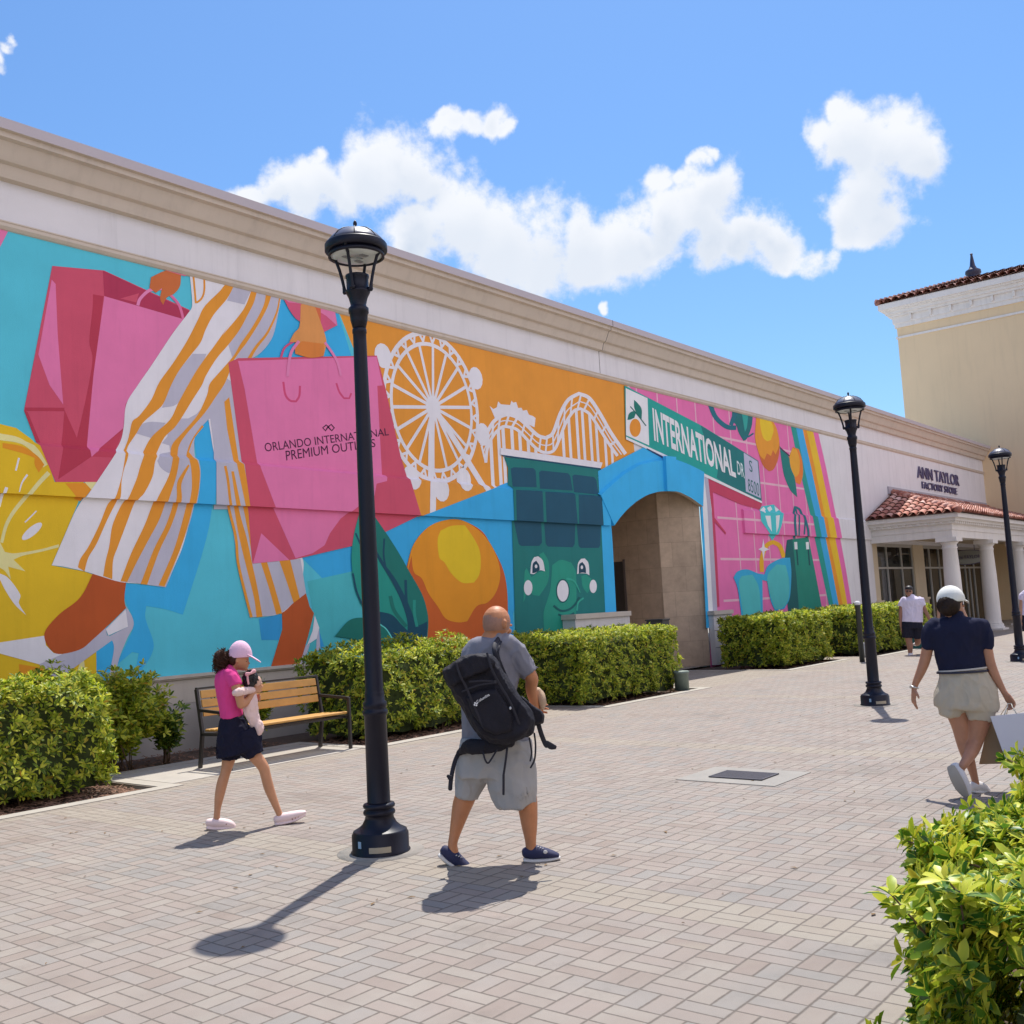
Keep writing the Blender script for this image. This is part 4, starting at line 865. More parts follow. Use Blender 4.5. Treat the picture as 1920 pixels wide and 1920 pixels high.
x = E0.x+.13
while x < X1:
    fr = min(1, (x-E0.x)/(AP_.x-E0.x)); barrel(b, (x,E0.y,E0.z), upf, (1,0,0), nf, upf.length*fr); x += .27
y = E0.y+.13
while y < YW:
    fr = (y-E0.y)/(YW-E0.y); upl = Vector((AP_.x-E0.x,0,AP_.z-E0.z)); nl = upl.cross(Vector((0,1,0)));  nl = nl if nl.z > 0 else -nl
    barrel(b, (E0.x,y,E0.z), upl, (0,1,0), nl, upl.length*fr); y += .27
hp = AP_-E0
for k in range(14):
    c0_, c1_ = E0+hp*(k/14), E0+hp*((k+1)/14+.01); b.tube([c0_+Vector((0,0,.07)), c1_+Vector((0,0,.04))], [.12,.09], TILE, 8)
for k in range(int((X1-AP_.x)/.4)):
    x = AP_.x+k*.4; b.tube([(x,YW-.06,5.13), (x+.42,YW-.06,5.11)], [.12,.09], TILE, 8)
o = b.build('roof_tiles', por)
b = MB(); b.box((AP_.x-.4,YW-.05,5.05), (X1-3.1,YW-.003,5.32), mat('flashing', (.45,.42,.46), .5)); b.build('roof_flashing', por)
# store lettering: raised dark letters
LT = mat('letter_navy', (.10,.085,.17), .5)
a0, a1 = on_y(1719,896,YW), on_y(1797,910,YW); h0 = on_y(1719,874,YW).z-a0.z
solid_text('ANN TAYLOR', (a0.x,YW-.01,a0.z), (1,0,0), (0,0,1), a1.x-a0.x, h0*1.0, .05, LT, 'store_lettering', bld)
a0, a1 = on_y(1728,916,YW), on_y(1793,925,YW); h0 = on_y(1728,903,YW).z-a0.z
solid_text('FACTORY STORE', (a0.x,YW-.01,a0.z), (1,0,0), (0,0,1), a1.x-a0.x, h0, .05, LT, 'store_lettering', bld)
# oval blade sign under the portico ceiling
ov = thing('blade_sign', 'grey oval hanging sign with store name under the portico ceiling between the columns', 'sign', (42.0,11.4,2.75))
b = MB(); Rx = Matrix.Rotation(math.radians(90), 3, 'Y')
b.lathe([(.0,-.03),(.98,-.03),(1.0,-.02),(1.0,.02),(.98,.03),(0,.03)], mat('sign_grey', (.33,.34,.31), .5), (0,0,0), 32)
b.v = [((v[2]), v[0]*.75, v[1]*.27) for v in b.v]; b.v = [(v[0]+42.0, v[1]+11.4, v[2]+2.72) for v in b.v]; b.build('panel', ov)
b = MB(); b.tube([(42.0+.0,11.4+.75*math.cos(t),2.72+.27*math.sin(t)) for t in [2*math.pi*k/28 for k in range(28)]], .025, LT, 6, closed=True); b.tube([(42,11.1,2.97),(42,11.1,3.4)], .012, LT, 6); b.tube([(42,11.7,2.97),(42,11.7,3.4)], .012, LT, 6); b.build('hanger', ov)
solid_text('ANN TAYLOR', (42-.035,11.4+.5,2.66), (0,-1,0), (0,0,1), 1.0, .13, .01, LT, 'lettering', ov)
b = MB(); b.box((41.3,10.9,3.36), (41.42,12.2,3.397), mat('lamp_tube', (.9,.9,.85), .4)); tag(b.build('strip_light'), 'white fluorescent strip light on the portico ceiling', 'light')

# tower
tw = thing('corner_tower', 'tall cream stucco tower with white cornice and red tile hip roof behind the long wall', 'tower', (XE,15.75,0))
TY1, TY0, TX1 = 15.76, 3.0, 57.0; TC = mat('tower_cream', (.76,.58,.355), .85, var=.07, vscale=.25, bump=.2, bscale=60, streak=.08)
b = MB(); b.box((XE,TY0,0), (TX1,TY1,14.6), TC); b.box((XE-.03,TY0-.03,0), (TX1+.03,TY1+.03,1.3), TC); b.build('wall', tw)
b = MB(); b.box((XE-.06,TY0-.06,13.72), (TX1+.06,TY1+.06,13.82), WHT); b.build('string_course', tw)
b = MB()
for p, z0, z1 in ((.08,14.25,14.45),(.14,14.45,14.78),(.28,14.78,14.9),(.38,14.9,15.06),(.50,15.06,15.14),(.62,15.14,15.42)): b.box((XE-p,TY0-p,z0), (TX1+p,TY1+p,z1), WHT)
y = TY0
while y < TY1+.1: b.box((XE-.26,y,14.52), (XE-.135,y+.10,14.775), WHT); y += .92
b.build('cornice', tw)
TILE = tile_mat('clay_tile_dark', .58); b = MB(); ex = .66; zr = 15.43; A0, A1 = (XE-ex,TY1+ex,zr), (XE-ex,TY0-ex,zr); cxm, cym = (XE+TX1)/2, (TY0+TY1)/2; ap = on_x(1826,524,cxm); print('apex', ap); ap2 = Vector((cxm, TY0+TY1-ap.y, ap.z))
B0, B1 = (TX1+ex,TY1+ex,zr), (TX1+ex,TY0-ex,zr)
b.add([A0,A1,ap2,ap],[(0,1,2,3)],und); b.add([B1,B0,ap,ap2],[(0,1,2,3)],und); b.add([A0,B0,ap],[(0,1,2)],und); b.add([A1,B1,ap2],[(0,1,2)],und)
upl = Vector((cxm-(XE-ex),0,ap.z-zr)); nl = Vector((-upl.z,0,upl.x)); y = TY0-ex+.2; half = (TY1-TY0)/2+ex
while y < TY1+ex:
    fr = max(.03, min(1, (half-abs(y-cym))/(TY1+ex-ap.y))); barrel(b, (XE-ex-.05,y,zr+.02), upl, (0,1,0), nl, upl.length*fr, w=.36, tl=.5); y += .37
for k in range(22):
    hp = ap-Vector(A0); b.tube([Vector(A0)+hp*(k/22)+Vector((0,0,.12)), Vector(A0)+hp*((k+1)/22)+Vector((0,0,.08))], [.17,.12], TILE, 8)
b.build('roof_tiles', tw)
b = MB(); fin = mat('finial_dark', (.03,.03,.06), .45)
b.lathe([(.42,0),(.45,.12),(.3,.2),(.3,.3),(.38,.42),(.36,.55),(.2,.65),(.13,.8),(.1,1.0),(.05,1.35),(.07,1.38),(.05,1.43)], fin, (ap.x-0,ap.y,ap.z-.1), 16); b.build('finial', tw)
# canopy wing to the right of the tower foot, in shade
# facing block across the walk (behind the viewer)
fb = thing('facing_building', 'cream store block across the walkway, facing the mural, outside the view', 'building', (-20,-16,0))
b = MB(); b.box((-30,-30,0), (60,-16,7.6), wpaint('facing_cream', (.72,.66,.56))); b.build('wall', fb)
b = MB(); b.box((-30.2,-16,7.2), (60.2,-15.7,7.7), WHT); b.build('cornice', fb)

# ================================================================ LAMPS
BLK = mat('lamp_black', (.008,.008,.018), .42, spec=.32, var=.2, vscale=3); LENS = mat('lamp_lens', (.62,.66,.66), .35); HOOD = mat('lamp_hood_top', (.10,.10,.135), .38, spec=.6)
def make_lamp():
    t = thing('street_lamp', 'near black street lamp between the girl and the man with the backpack', 'street lamp', (5.0,5.37,0), 'black lamp posts along the walk')
    o = Vector((5.0,5.37,0))
    b = MB(); b.lathe([(.205,0),(.205,.012),(.196,.02),(.196,.125),(.186,.138),(.186,.146),(.176,.152),(.150,.165),(.120,.19),(.102,.225),(.096,.25),(.108,.256),(.112,.27),(.106,.284),(.095,.288),(.095,.296),(.108,.302),(.112,.315),(.106,.328),(.083,.334)], BLK, o, 40); b.build('base', t, loc=o)
    b = MB(); b.lathe([(.083,.334),(.080,.34),(.077,.93),(.086,.935),(.09,.95),(.086,.965),(.079,.97),(.079,.985),(.083,.99),(.083,1.02),(.070,1.03),(.069,1.08),(.066,1.09),(.063,1.10),(.061,1.9),(.056,2.7),(.048,3.60),(.048,3.66),(.052,3.665),(.052,3.69),(.047,3.70)], BLK, o, 28); b.build('pole', t, loc=o)
    b = MB(); b.lathe([(.047,3.70),(.062,3.76),(.066,3.81),(.073,3.815),(.073,3.85),(.060,3.86),(.056,3.875),(.070,3.93),(.088,3.965),(.092,3.975),(.080,3.98),(.080,4.07),(.086,4.08),(.086,4.095),(.04,4.10)], BLK, o, 24); b.build('capital', t, loc=o)
    for k in range(4):
        a = math.radians(25+90*k); c, s_ = math.cos(a), math.sin(a); b = MB()
        b.tube([o+Vector((c*r, s_*r, z)) for r, z in ((.075,3.985),(.100,3.985),(.104,4.0),(.108,4.03),(.118,4.08),(.135,4.15),(.158,4.22),(.19,4.27),(.205,4.30))], [.018,.020,.015,.012,.012,.012,.012,.015,.018], BLK, 8); b.ell(o+Vector((c*.103, s_*.103, 3.985)), (.016,.016,.02), BLK, 8); b.build('arm', t, loc=o)
    b = MB(); b.lathe([(.222,4.272),(.227,4.277),(.227,4.322),(.220,4.332),(.205,4.338)], BLK, o, 40); b.lathe([(.20,4.265),(.205,4.232),(.19,4.232),(.188,4.268)], BLK, o, 36); h = b.build('hood', t, loc=o)
    b = MB(); b.lathe([(.210,4.335),(.200,4.355),(.17,4.388),(.12,4.423),(.06,4.446),(.03,4.451),(.028,4.456),(.014,4.46)], HOOD, o, 36)
    for k in range(8):
        a = math.radians(45*k); b.tube([o+Vector((math.cos(a)*r, math.sin(a)*r, z+.003)) for r, z in ((.208,4.34),(.17,4.39),(.12,4.424),(.06,4.447))], .0035, BLK, 5)
    b.build('dome', h, loc=o)
    b = MB(); b.lathe([(.02,4.45),(.008,4.462),(.008,4.468),(.014,4.478),(.015,4.492),(.009,4.506),(.002,4.515)], BLK, o, 12); b.build('finial', h, loc=o)
    b = MB(); b.lathe([(.0,4.231),(.10,4.228),(.16,4.232),(.187,4.244),(.187,4.268)], LENS, o, 32)
    for (dx, dy) in ((.06,.04),(-.07,.03),(.0,-.08)): b.box((o.x+dx-.03,o.y+dy-.018,4.224), (o.x+dx+.03,o.y+dy+.018,4.229), mat('led_grey', (.25,.25,.26), .5))
    b.build('lens', t, loc=o)
    b = MB(); b.lathe([(.30,-.02),(.30,.0045),(.0,.0046)], mat('footing_grout', (.30,.27,.235), .9, var=.2, vscale=10, bump=.5), o, 36); b.build('footing', t, loc=o)
    vd = Vector((-.70,-.71,0)).normalized(); sd_ = Vector((0,0,1)).cross(vd)
    def plate(name, a0, a1, z0, z1, m, r=.1985):
        b = MB(); vs = []; n = 8; base = math.atan2(vd.y, vd.x)
        for k in range(n+1):
            a = base+math.radians(a0+(a1-a0)*k/n)
            for z in (z0, z1):
                for rr in (r-.006, r): vs.append(o+Vector((math.cos(a)*rr, math.sin(a)*rr, z)))
        fs = []
        for k in range(n):
            i = k*4; fs += [(i+1,i+5,i+7,i+3), (i,i+2,i+6,i+4), (i+2,i+3,i+7,i+6), (i,i+4,i+5,i+1)]
        fs += [(0,1,3,2), (n*4,n*4+2,n*4+3,n*4+1)]; b.add(vs, fs, m); b.build(name, t, loc=o)
    plate('rating_plate', -22, 22, .030, .068, mat('plate_tan', (.45,.38,.27), .5)); plate('sticker', -48, -40, .060, .105, mat('sticker_blue', (.25,.40,.55), .5))
    return t
lamp = make_lamp()
for x, y, lb in ((14.6,5.38,'second lamp post along the walk, in front of the trimmed hedge'), (23.12,5.42,'farthest small lamp post, in front of the portico columns at the right edge')):
    c = copy_tree(lamp); c.location = (x, y, 0); c['label'] = lb
# ================================================================ BENCH
WD = mat('bench_wood', (.56,.30,.075), .5, var=.14, vscale=9, bump=.15, bscale=30); STL = mat('bench_steel', (.055,.05,.048), .42, metal=.5)
bn = thing('bench', 'park bench with honey wood slats and dark steel frame beside the girl', 'bench', (7.85,10.2,0))
def bpt(u, y, z): return Vector((6.98+u*1.78, y, z))
for side, u in ((0, 0.0), (1, 1.0)):
    b = MB(); r = .024
    pts = [bpt(u,10.46,0), bpt(u,10.40,.40), bpt(u,10.42,.46), bpt(u,10.50,.90)]
    def bar(b, p, q, w=.05, d=.022):
        p, q = Vector(p), Vector(q); T_ = (q-p).normalized(); A = Vector((1,0,0)); B_ = T_.cross(A).normalized(); vs = []
        for c in (p, q):
            for s1, s2 in ((-1,-1),(1,-1),(1,1),(-1,1)): vs.append(c+A*d/2*s1*1.0+B_*w/2*s2)
        b.add(vs, [(0,1,2,3),(7,6,5,4),(0,4,5,1),(1,5,6,2),(2,6,7,3),(3,7,4,0)], STL)
    bar(b, pts[0], pts[1], .055, .03); bar(b, pts[1], pts[3], .05, .03); b.build('rear_leg', bn, bevel=.004)
    b = MB(); bar(b, bpt(u,9.88,0), bpt(u,9.885,.64), .045, .03); b.build('front_leg', bn, bevel=.004)
    b = MB(); bar(b, bpt(u,9.885,.63), bpt(u,10.43,.66), .035, .03); bar(b, bpt(u,9.885,.40), bpt(u,10.41,.385), .04, .03); b.build('armrest', bn, bevel=.004)
b = MB(); bar(b, bpt(0,10.502,.915), bpt(0,10.502,.915)+Vector((0,0,.001))) if False else None
b.box((6.97,10.475,.895), (8.77,10.515,.92), STL); b.box((7.0,9.95,.385), (8.74,9.98,.41), STL); b.box((7.0,10.32,.37), (8.74,10.35,.395), STL); b.build('rail', bn, bevel=.003)
sl = Vector((0,.08,.44)).normalized()
for k in range(3):
    z0 = .585+k*.103; b = MB(); c = bpt(.5, 10.42+(z0+.045-.46)*.18-.018, z0+.045)
    R3 = Matrix.Rotation(-math.atan2(.08,.44), 3, 'X'); b.box((-.855,-.011,-.045), (.855,.011,.045), WD, R3, c); b.build('back_slat', bn, bevel=.006)
for k in range(5):
    b = MB(); y = 9.90+k*.098; zz = .432-.004*k+(.006 if k == 0 else 0); b.box((7.0,y-.0,zz), (8.755,y+.088,zz+.028), WD); b.build('seat_slat', bn, bevel=.009)
# ================================================================ SMALL SITE THINGS
UT = mat('utility_green', (.16,.20,.17), .6, var=.1)
b = MB(); b.lathe([(.13,0),(.13,.30),(.15,.31),(.15,.335),(.13,.35),(.02,.36)], UT, (16.55,9.62,0), 20); tag(b.build('utility_pedestal'), 'short grey green round utility post at the right end of the long trimmed hedge', 'utility post')
b = MB(); b.lathe([(.09,0),(.10,.22),(.08,.24),(.05,.30),(.06,.33),(.02,.36)], mat('grey_metal', (.4,.4,.4), .5), (25.2,9.45,0), 14); tag(b.build('irrigation_post'), 'small grey post at the right end of the hedge under the pink wall', 'post')
b = MB(); b.box((28.4,9.0,0), (28.8,9.35,.55), mat('box_teal', (.03,.13,.12), .6)); b.box((28.38,8.98,.55), (28.82,9.37,.60), mat('box_teal', (0,0,0))); tag(b.build('utility_box', bevel=.01), 'dark teal utility box standing beside the farthest hedge near the man in white', 'utility box')
c0_, c1_ = on_y(1243,1180,11.2), on_y(1256,1180,11.2); b = MB(); b.box((c0_.x,11.2,0), (c1_.x,11.6,1.24), mat('cabinet_dark', (.05,.05,.045), .6)); b.box((c0_.x-.02,11.18,1.24), (c1_.x+.02,11.62,1.27), mat('cabinet_dark', (0,0,0))); tag(b.build('electric_cabinet', bevel=.01), 'dark electric cabinet half hidden behind the long hedge beside the stone entry', 'cabinet')
pb = thing('path_bollard', 'dark post with a white domed cap standing behind the second lamp post', 'bollard', (24.1,8.6,0)); pq = on_z(1617,1241,0); pb.location = pq
b = MB(); b.lathe([(.06,0),(.06,1.28),(.07,1.29),(.07,1.31)], mat('post_dark', (.03,.035,.035), .5), pq, 18); b.build('post', pb); b = MB(); b.lathe([(.07,1.31),(.07,1.35),(.05,1.39),(.02,1.40)], DISP, pq, 18); b.build('cap', pb)
# ================================================================ PLANTS
def leaf_mat(name, ramp, edge=None, rough=.48, trans=.3):
    m = bpy.data.materials.new(name); m.use_nodes = True; t = m.node_tree; B = t.nodes['Principled BSDF']; L = t.links.new
    g = N(t,'ShaderNodeNewGeometry'); r = N(t,'ShaderNodeValToRGB'); e = r.color_ramp; e.elements[0].position = ramp[0][0]; e.elements[0].color = (*ramp[0][1],1); e.elements[1].position = ramp[-1][0]; e.elements[1].color = (*ramp[-1][1],1)
    for p, c in ramp[1:-1]: q = e.elements.new(p); q.color = (*c,1)
    L(g.outputs['Random Per Island'], r.inputs[0]); col = r.outputs[0]
    if edge:
        u = N(t,'ShaderNodeUVMap'); s = N(t,'ShaderNodeSeparateXYZ'); L(u.outputs[0], s.inputs[0])
        no = N(t,'ShaderNodeTexNoise'); no.inputs['Scale'].default_value = 34; L(g.outputs['Position'], no.inputs['Vector'])
        ab = N(t,'ShaderNodeMath', operation='ABSOLUTE'); L(s.outputs[0], ab.inputs[0])
        ad = N(t,'ShaderNodeMath', operation='ADD'); L(ab.outputs[0], ad.inputs[0]); L(no.outputs[0], ad.inputs[1])
        mr_ = N(t,'ShaderNodeMapRange'); mr_.inputs[1].default_value = edge[1]; mr_.inputs[2].default_value = edge[1]+.18; L(ad.outputs[0], mr_.inputs[0])
        mi = N(t,'ShaderNodeMix', data_type='RGBA'); L(mr_.outputs[0], mi.inputs[0]); L(col, mi.inputs[6]); mi.inputs[7].default_value = (*edge[0],1); col = mi.outputs[2]
    L(col, B.inputs['Base Color']); B.inputs['Roughness'].default_value = rough; B.inputs['Specular IOR Level'].default_value = .35
    tr = N(t,'ShaderNodeBsdfTranslucent'); sc2 = N(t,'ShaderNodeVectorMath', operation='SCALE'); sc2.inputs['Scale'].default_value = 1.25; L(col, sc2.inputs[0]); L(sc2.outputs[0], tr.inputs[0])
    mxs = N(t,'ShaderNodeMixShader'); mxs.inputs[0].default_value = trans; o = [n for n in t.nodes if n.type == 'OUTPUT_MATERIAL'][0]; L(B.outputs[0], mxs.inputs[1]); L(tr.outputs[0], mxs.inputs[2]); L(mxs.outputs[0], o.inputs[0])
    return m
def leaves(name, C, Nn, size, parent, m, nl=7, width=.36, spread=(35,80), seed=1, jit=.25):
    # C cluster centres, Nn cluster axes (n,3); every cluster is a whorl of nl leaves
    g = np.random.default_rng(seed); n = len(C); Nn = Nn/np.linalg.norm(Nn, axis=1, keepdims=True)
    ref = np.where(np.abs(Nn[:,2:3]) < .9, np.array([[0,0,1.]]), np.array([[1.,0,0]]))
    A = np.cross(Nn, ref); A /= np.linalg.norm(A, axis=1, keepdims=True); Bv = np.cross(Nn, A)
    ph = g.random((n,1))*6.28+np.arange(nl)[None,:]*2*math.pi/nl+g.normal(0,.25,(n,nl))
    ti = np.radians(g.uniform(spread[0], spread[1], (n,nl)))
    rad = A[:,None,:]*np.cos(ph)[...,None]+Bv[:,None,:]*np.sin(ph)[...,None]
    D = rad*np.sin(ti)[...,None]+Nn[:,None,:]*np.cos(ti)[...,None]                  # leaf direction
    S_ = np.cross(D, Nn[:,None,:]+rad*.01); S_ /= np.maximum(np.linalg.norm(S_, axis=2, keepdims=True), 1e-6)
    U = np.cross(S_, D)
    Ls = (size*g.uniform(1-jit,1+jit,(n,nl)))[...,None]; w = Ls*width*.5
    base = C[:,None,:]+D*Ls*.08
    fold = g.uniform(.05,.35,(n,nl))[...,None]
    P = [base, base+D*Ls*.38-S_*w*.92+U*w*fold, base+D*Ls*.38, base+D*Ls*.38+S_*w*.92+U*w*fold, base+D*Ls*.75-S_*w*.8+U*(w*fold-Ls*.05), base+D*Ls*.75-U*Ls*.06, base+D*Ls*.75+S_*w*.8+U*(w*fold-Ls*.05), base+D*Ls-U*Ls*.15]
    V = np.stack(P, axis=2).reshape(-1,3)                                            # 8 verts per leaf
    K = n*nl; f = np.array([(0,2,1,1),(0,3,2,2),(1,2,5,4),(2,3,6,5),(4,5,7,7),(5,6,7,7)])
    tri = [(0,2,1),(0,3,2),(4,5,7),(5,6,7)]; quad = [(1,2,5,4),(2,3,6,5)]
    off = np.arange(K)*8
    T3 = (off[:,None,None]+np.array(tri)[None]).reshape(-1,3); Q4 = (off[:,None,None]+np.array(quad)[None]).reshape(-1,4)
    me = bpy.data.meshes.new(name); me.vertices.add(len(V)); off3 = np.array(wloc(parent)) if parent is not None else 0
    me.vertices.foreach_set('co', (V-off3).ravel())
    nlps = T3.size+Q4.size; me.loops.add(nlps); li = np.concatenate([T3.ravel(), Q4.ravel()]); me.loops.foreach_set('vertex_index', li)
    me.polygons.add(len(T3)+len(Q4)); ls = np.concatenate([np.arange(len(T3))*3, T3.size+np.arange(len(Q4))*4]); me.polygons.foreach_set('loop_start', ls)
    me.update(calc_edges=True)
    uvx = np.array([0,-1,0,1,-.9,0,.9,0.]); uvy = np.array([0,.38,.38,.38,.75,.75,.75,1.]); uv = me.uv_layers.new(); k8 = li % 8
    uv.data.foreach_set('uv', np.stack([uvx[k8], uvy[k8]], axis=1).ravel())
    me.polygons.foreach_set('use_smooth', np.ones(len(me.polygons), bool)); me.materials.append(m)
    o = bpy.data.objects.new(name, me); COL.objects.link(o)
    if parent is not None: o.parent = parent
    return o
HL = leaf_mat('hedge_leaf', trans=.42, ramp=[(0,(.07,.13,.010)),(.22,(.14,.22,.015)),(.45,(.28,.36,.022)),(.7,(.50,.54,.04)),(.93,(.66,.64,.08)),(1,(.38,.21,.02))], edge=((.42,.45,.10), 1.22))
HL2 = leaf_mat('hedge_leaf_dark', [(0,(.035,.08,.012)),(.4,(.07,.14,.016)),(.75,(.15,.23,.025)),(1,(.34,.38,.045))])
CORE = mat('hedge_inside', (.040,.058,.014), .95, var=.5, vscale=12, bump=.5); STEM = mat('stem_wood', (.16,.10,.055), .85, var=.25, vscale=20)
def fbm(p, s): return noise.fractal(Vector(p)*s, .9, 2.0, 4)
def hedge(name, label, x0, x1, y0, y1, h, dens=215, size=.070, rnd=.16, seed=1, group=None, m=HL, zlow=.06, wave=.07, core=True, thin=0.0):
    t = thing(name, label, 'hedge', ((x0+x1)/2,(y0+y1)/2,0), group); g = np.random.default_rng(seed)
    w, d = x1-x0, y1-y0; faces = [('f',w*h),('b',w*h*.5),('l',d*h),('r',d*h),('t',w*d)]; C, Nn = [], []
    for fc, ar in faces:
        for _ in range(int(ar*dens)):
            a, c = g.random(), g.random()
            if fc == 'f': p = [x0+a*w, y0, zlow+c*(h-zlow)]; n_ = [0,-1,0]
            elif fc == 'b': p = [x0+a*w, y1, zlow+c*(h-zlow)]; n_ = [0,1,0]
            elif fc == 'l': p = [x0, y0+a*d, zlow+c*(h-zlow)]; n_ = [-1,0,0]
            elif fc == 'r': p = [x1, y0+a*d, zlow+c*(h-zlow)]; n_ = [1,0,0]
            else: p = [x0+a*w, y0+c*d, h]; n_ = [0,0,1]
            p = np.array(p); n_ = np.array(n_, float)
            # round the edges of the box
            q = p.copy(); q[0] = min(max(q[0], x0+rnd), x1-rnd); q[1] = min(max(q[1], y0+rnd), y1-rnd); q[2] = min(q[2], h-rnd)
            v = p-q; L = np.linalg.norm(v)
            if L > 1e-6: n2 = v/L; p = q+n2*rnd; n_ = n_*.3+n2
            if p[2] < .35: p[1 if fc in 'fb' else 0] += (.10 if fc in 'fl' else -.10)*(1-p[2]/.35)*1.3
            k = fbm((p[0]+seed*7, p[1], p[2]), 1.7); k2 = fbm((p[0], p[1]+seed*3, p[2]), 5.0)
            p = p+n_*(wave*k+.045*k2-g.random()**1.5*.10)
            if k2 < -.45+thin and g.random() < .6: continue
            n_ = n_/np.linalg.norm(n_)+np.array([0,0,.55])+g.normal(0,.38,3)
            C.append(p); Nn.append(n_)
    leaves('foliage', np.array(C), np.array(Nn), size, t, m, seed=seed)
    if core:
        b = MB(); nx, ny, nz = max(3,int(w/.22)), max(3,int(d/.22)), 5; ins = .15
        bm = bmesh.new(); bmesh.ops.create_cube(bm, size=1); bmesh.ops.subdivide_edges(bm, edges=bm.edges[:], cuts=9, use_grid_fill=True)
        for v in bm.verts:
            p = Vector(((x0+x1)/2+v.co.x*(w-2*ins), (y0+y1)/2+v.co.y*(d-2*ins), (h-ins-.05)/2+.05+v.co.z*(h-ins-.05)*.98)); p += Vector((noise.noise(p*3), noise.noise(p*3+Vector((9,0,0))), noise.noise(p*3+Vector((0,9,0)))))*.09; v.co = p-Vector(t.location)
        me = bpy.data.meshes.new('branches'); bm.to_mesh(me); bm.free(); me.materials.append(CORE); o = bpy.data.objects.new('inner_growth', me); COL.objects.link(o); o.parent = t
    b = MB()
    for _ in range(int(w*9)):
        x, y = g.uniform(x0+.12, x1-.12), g.uniform(y0+.12, y1-.1); b.tube([(x,y,-.05), (x+g.normal(0,.05),y+g.normal(0,.04),h*.25), (x+g.normal(0,.1),y+g.normal(0,.1),h*.5)], [.012,.009,.006], STEM, 5)
    b.build('stems', t)
    return t
HG = 'trimmed hedges along the mural wall'
hedge('hedge', 'leafy hedge at the left edge in front of the painted lemon and shoe', -1.0, 5.72, 10.05, 11.55, 1.16, seed=1, group=HG, wave=.15, rnd=.26)
hedge('hedge', 'loose hedge behind the near lamp post, under the painted leaf and orange', 9.3, 12.0, 10.15, 11.6, 1.20, seed=2, group=HG, wave=.15, dens=200, rnd=.24)
hedge('hedge', 'boxy trimmed hedge under the green painted face, left of the stone entry', 13.6, 16.75, 9.72, 11.55, 1.17, seed=3, group=HG, wave=.045, dens=260, size=.062, rnd=.10)
hedge('hedge', 'boxy trimmed hedge under the painted sunglasses, right of the stone entry', 21.75, 24.6, 9.95, 11.6, 1.16, seed=4, group=HG, wave=.05, dens=215, size=.085, rnd=.12)
hedge('hedge', 'farthest trimmed hedge beside the man in the white shirt', 25.9, 31.2, 9.6, 11.6, 1.18, seed=5, group=HG, wave=.05, dens=110, size=.10, rnd=.12)
# loose shoots growing from the hedges and by the bench
def shrub(label, cx_, cy_, w, d, h, n, seed, size=.085, m=HL2, dens=1.0, cat='shrub'):
    t = thing('shrub', label, cat, (cx_,cy_,0)); g = np.random.default_rng(seed); b = MB(); C, Nn = [], []
    for _ in range(n):
        a = g.uniform(0,6.28); x, y = cx_+g.normal(0,w*.10), cy_+g.normal(0,d*.10); tip = np.array([cx_+math.cos(a)*w*.5*g.uniform(.3,1), cy_+math.sin(a)*d*.5*g.uniform(.3,1), h*g.uniform(.35,1)])
        mid = (np.array([x,y,0])+tip)/2+np.array([0,0,h*.12]); P_ = [np.array([x,y,-.05]), mid, tip]; b.tube(P_, [.008,.006,.003], STEM, 5)
        for s_ in np.linspace(.35,1,7):
            p = P_[1]+(P_[2]-P_[1])*((s_-.5)*2) if s_ > .5 else P_[0]+(P_[1]-P_[0])*s_*2
            for _k in range(int(3*dens)): C.append(p+g.normal(0,.045,3)); Nn.append(np.array([g.normal(0,.5), g.normal(0,.5)-.2, .8]))
    b.build('stems', t); C = np.array(C); C[:,2] = np.maximum(C[:,2], .05); leaves('foliage', C, np.array(Nn), size, t, m, seed=seed); return t
shrub('loose dark green bush spilling out to the right of the leftmost hedge, before the plinth', 6.25, 11.45, 2.1, 1.1, 1.08, 130, 11, m=HL, dens=1.9)
shrub('low sprig of leaves growing behind the left leg of the bench', 7.25, 11.6, .5, .4, .62, 9, 12)
shrub('thin leafy shoots growing behind the middle of the bench seat', 8.55, 11.75, .9, .5, .80, 20, 13, m=HL)
# near bush at the right corner of the view
BLf = leaf_mat('bush_leaf', [(0,(.035,.11,.012)),(.22,(.07,.18,.018)),(.42,(.20,.32,.022)),(.62,(.46,.52,.035)),(.88,(.68,.68,.08)),(1,(.58,.44,.04))], edge=((.62,.60,.07), 1.16), rough=.40, trans=.3)
nb = thing('variegated_bush', 'large yellow and green variegated bush filling the near right corner', 'bush', (4.2,.2,0)); g = np.random.default_rng(21); C, Nn = [], []; b = MB()
def rim(x): return 1.0
for _ in range(17000):
    x = g.uniform(2.3,8.0); q = g.random()
    ycut = 1.105+.10*fbm((x,0,3),1.3)-.30*min(1,max(0,(3.0-x)/.8))
    zt = .84+.11*fbm((x,1,7),1.1)+(.06 if x > 5 else 0)
    if q < .5: y = g.uniform(-1.1,ycut-.10); z = zt+.05*fbm((x,y,1),3.0)-g.random()**1.4*.14; n_ = np.array([0,0,1.])
    else: z = .10+g.random()*(zt-.10); y = ycut-.05*(z/zt)-.1*max(0,(.3-z))+.07*fbm((x,z,5),2.6)-g.random()**1.4*.14; n_ = np.array([-.25,1.,.2])
    if fbm((x,y,z),4.0) < -.38: continue
    C.append([x,y,z]); Nn.append(n_+np.array([0,0,.45])+g.normal(0,.42,3))
nC = len(C); sprig = []
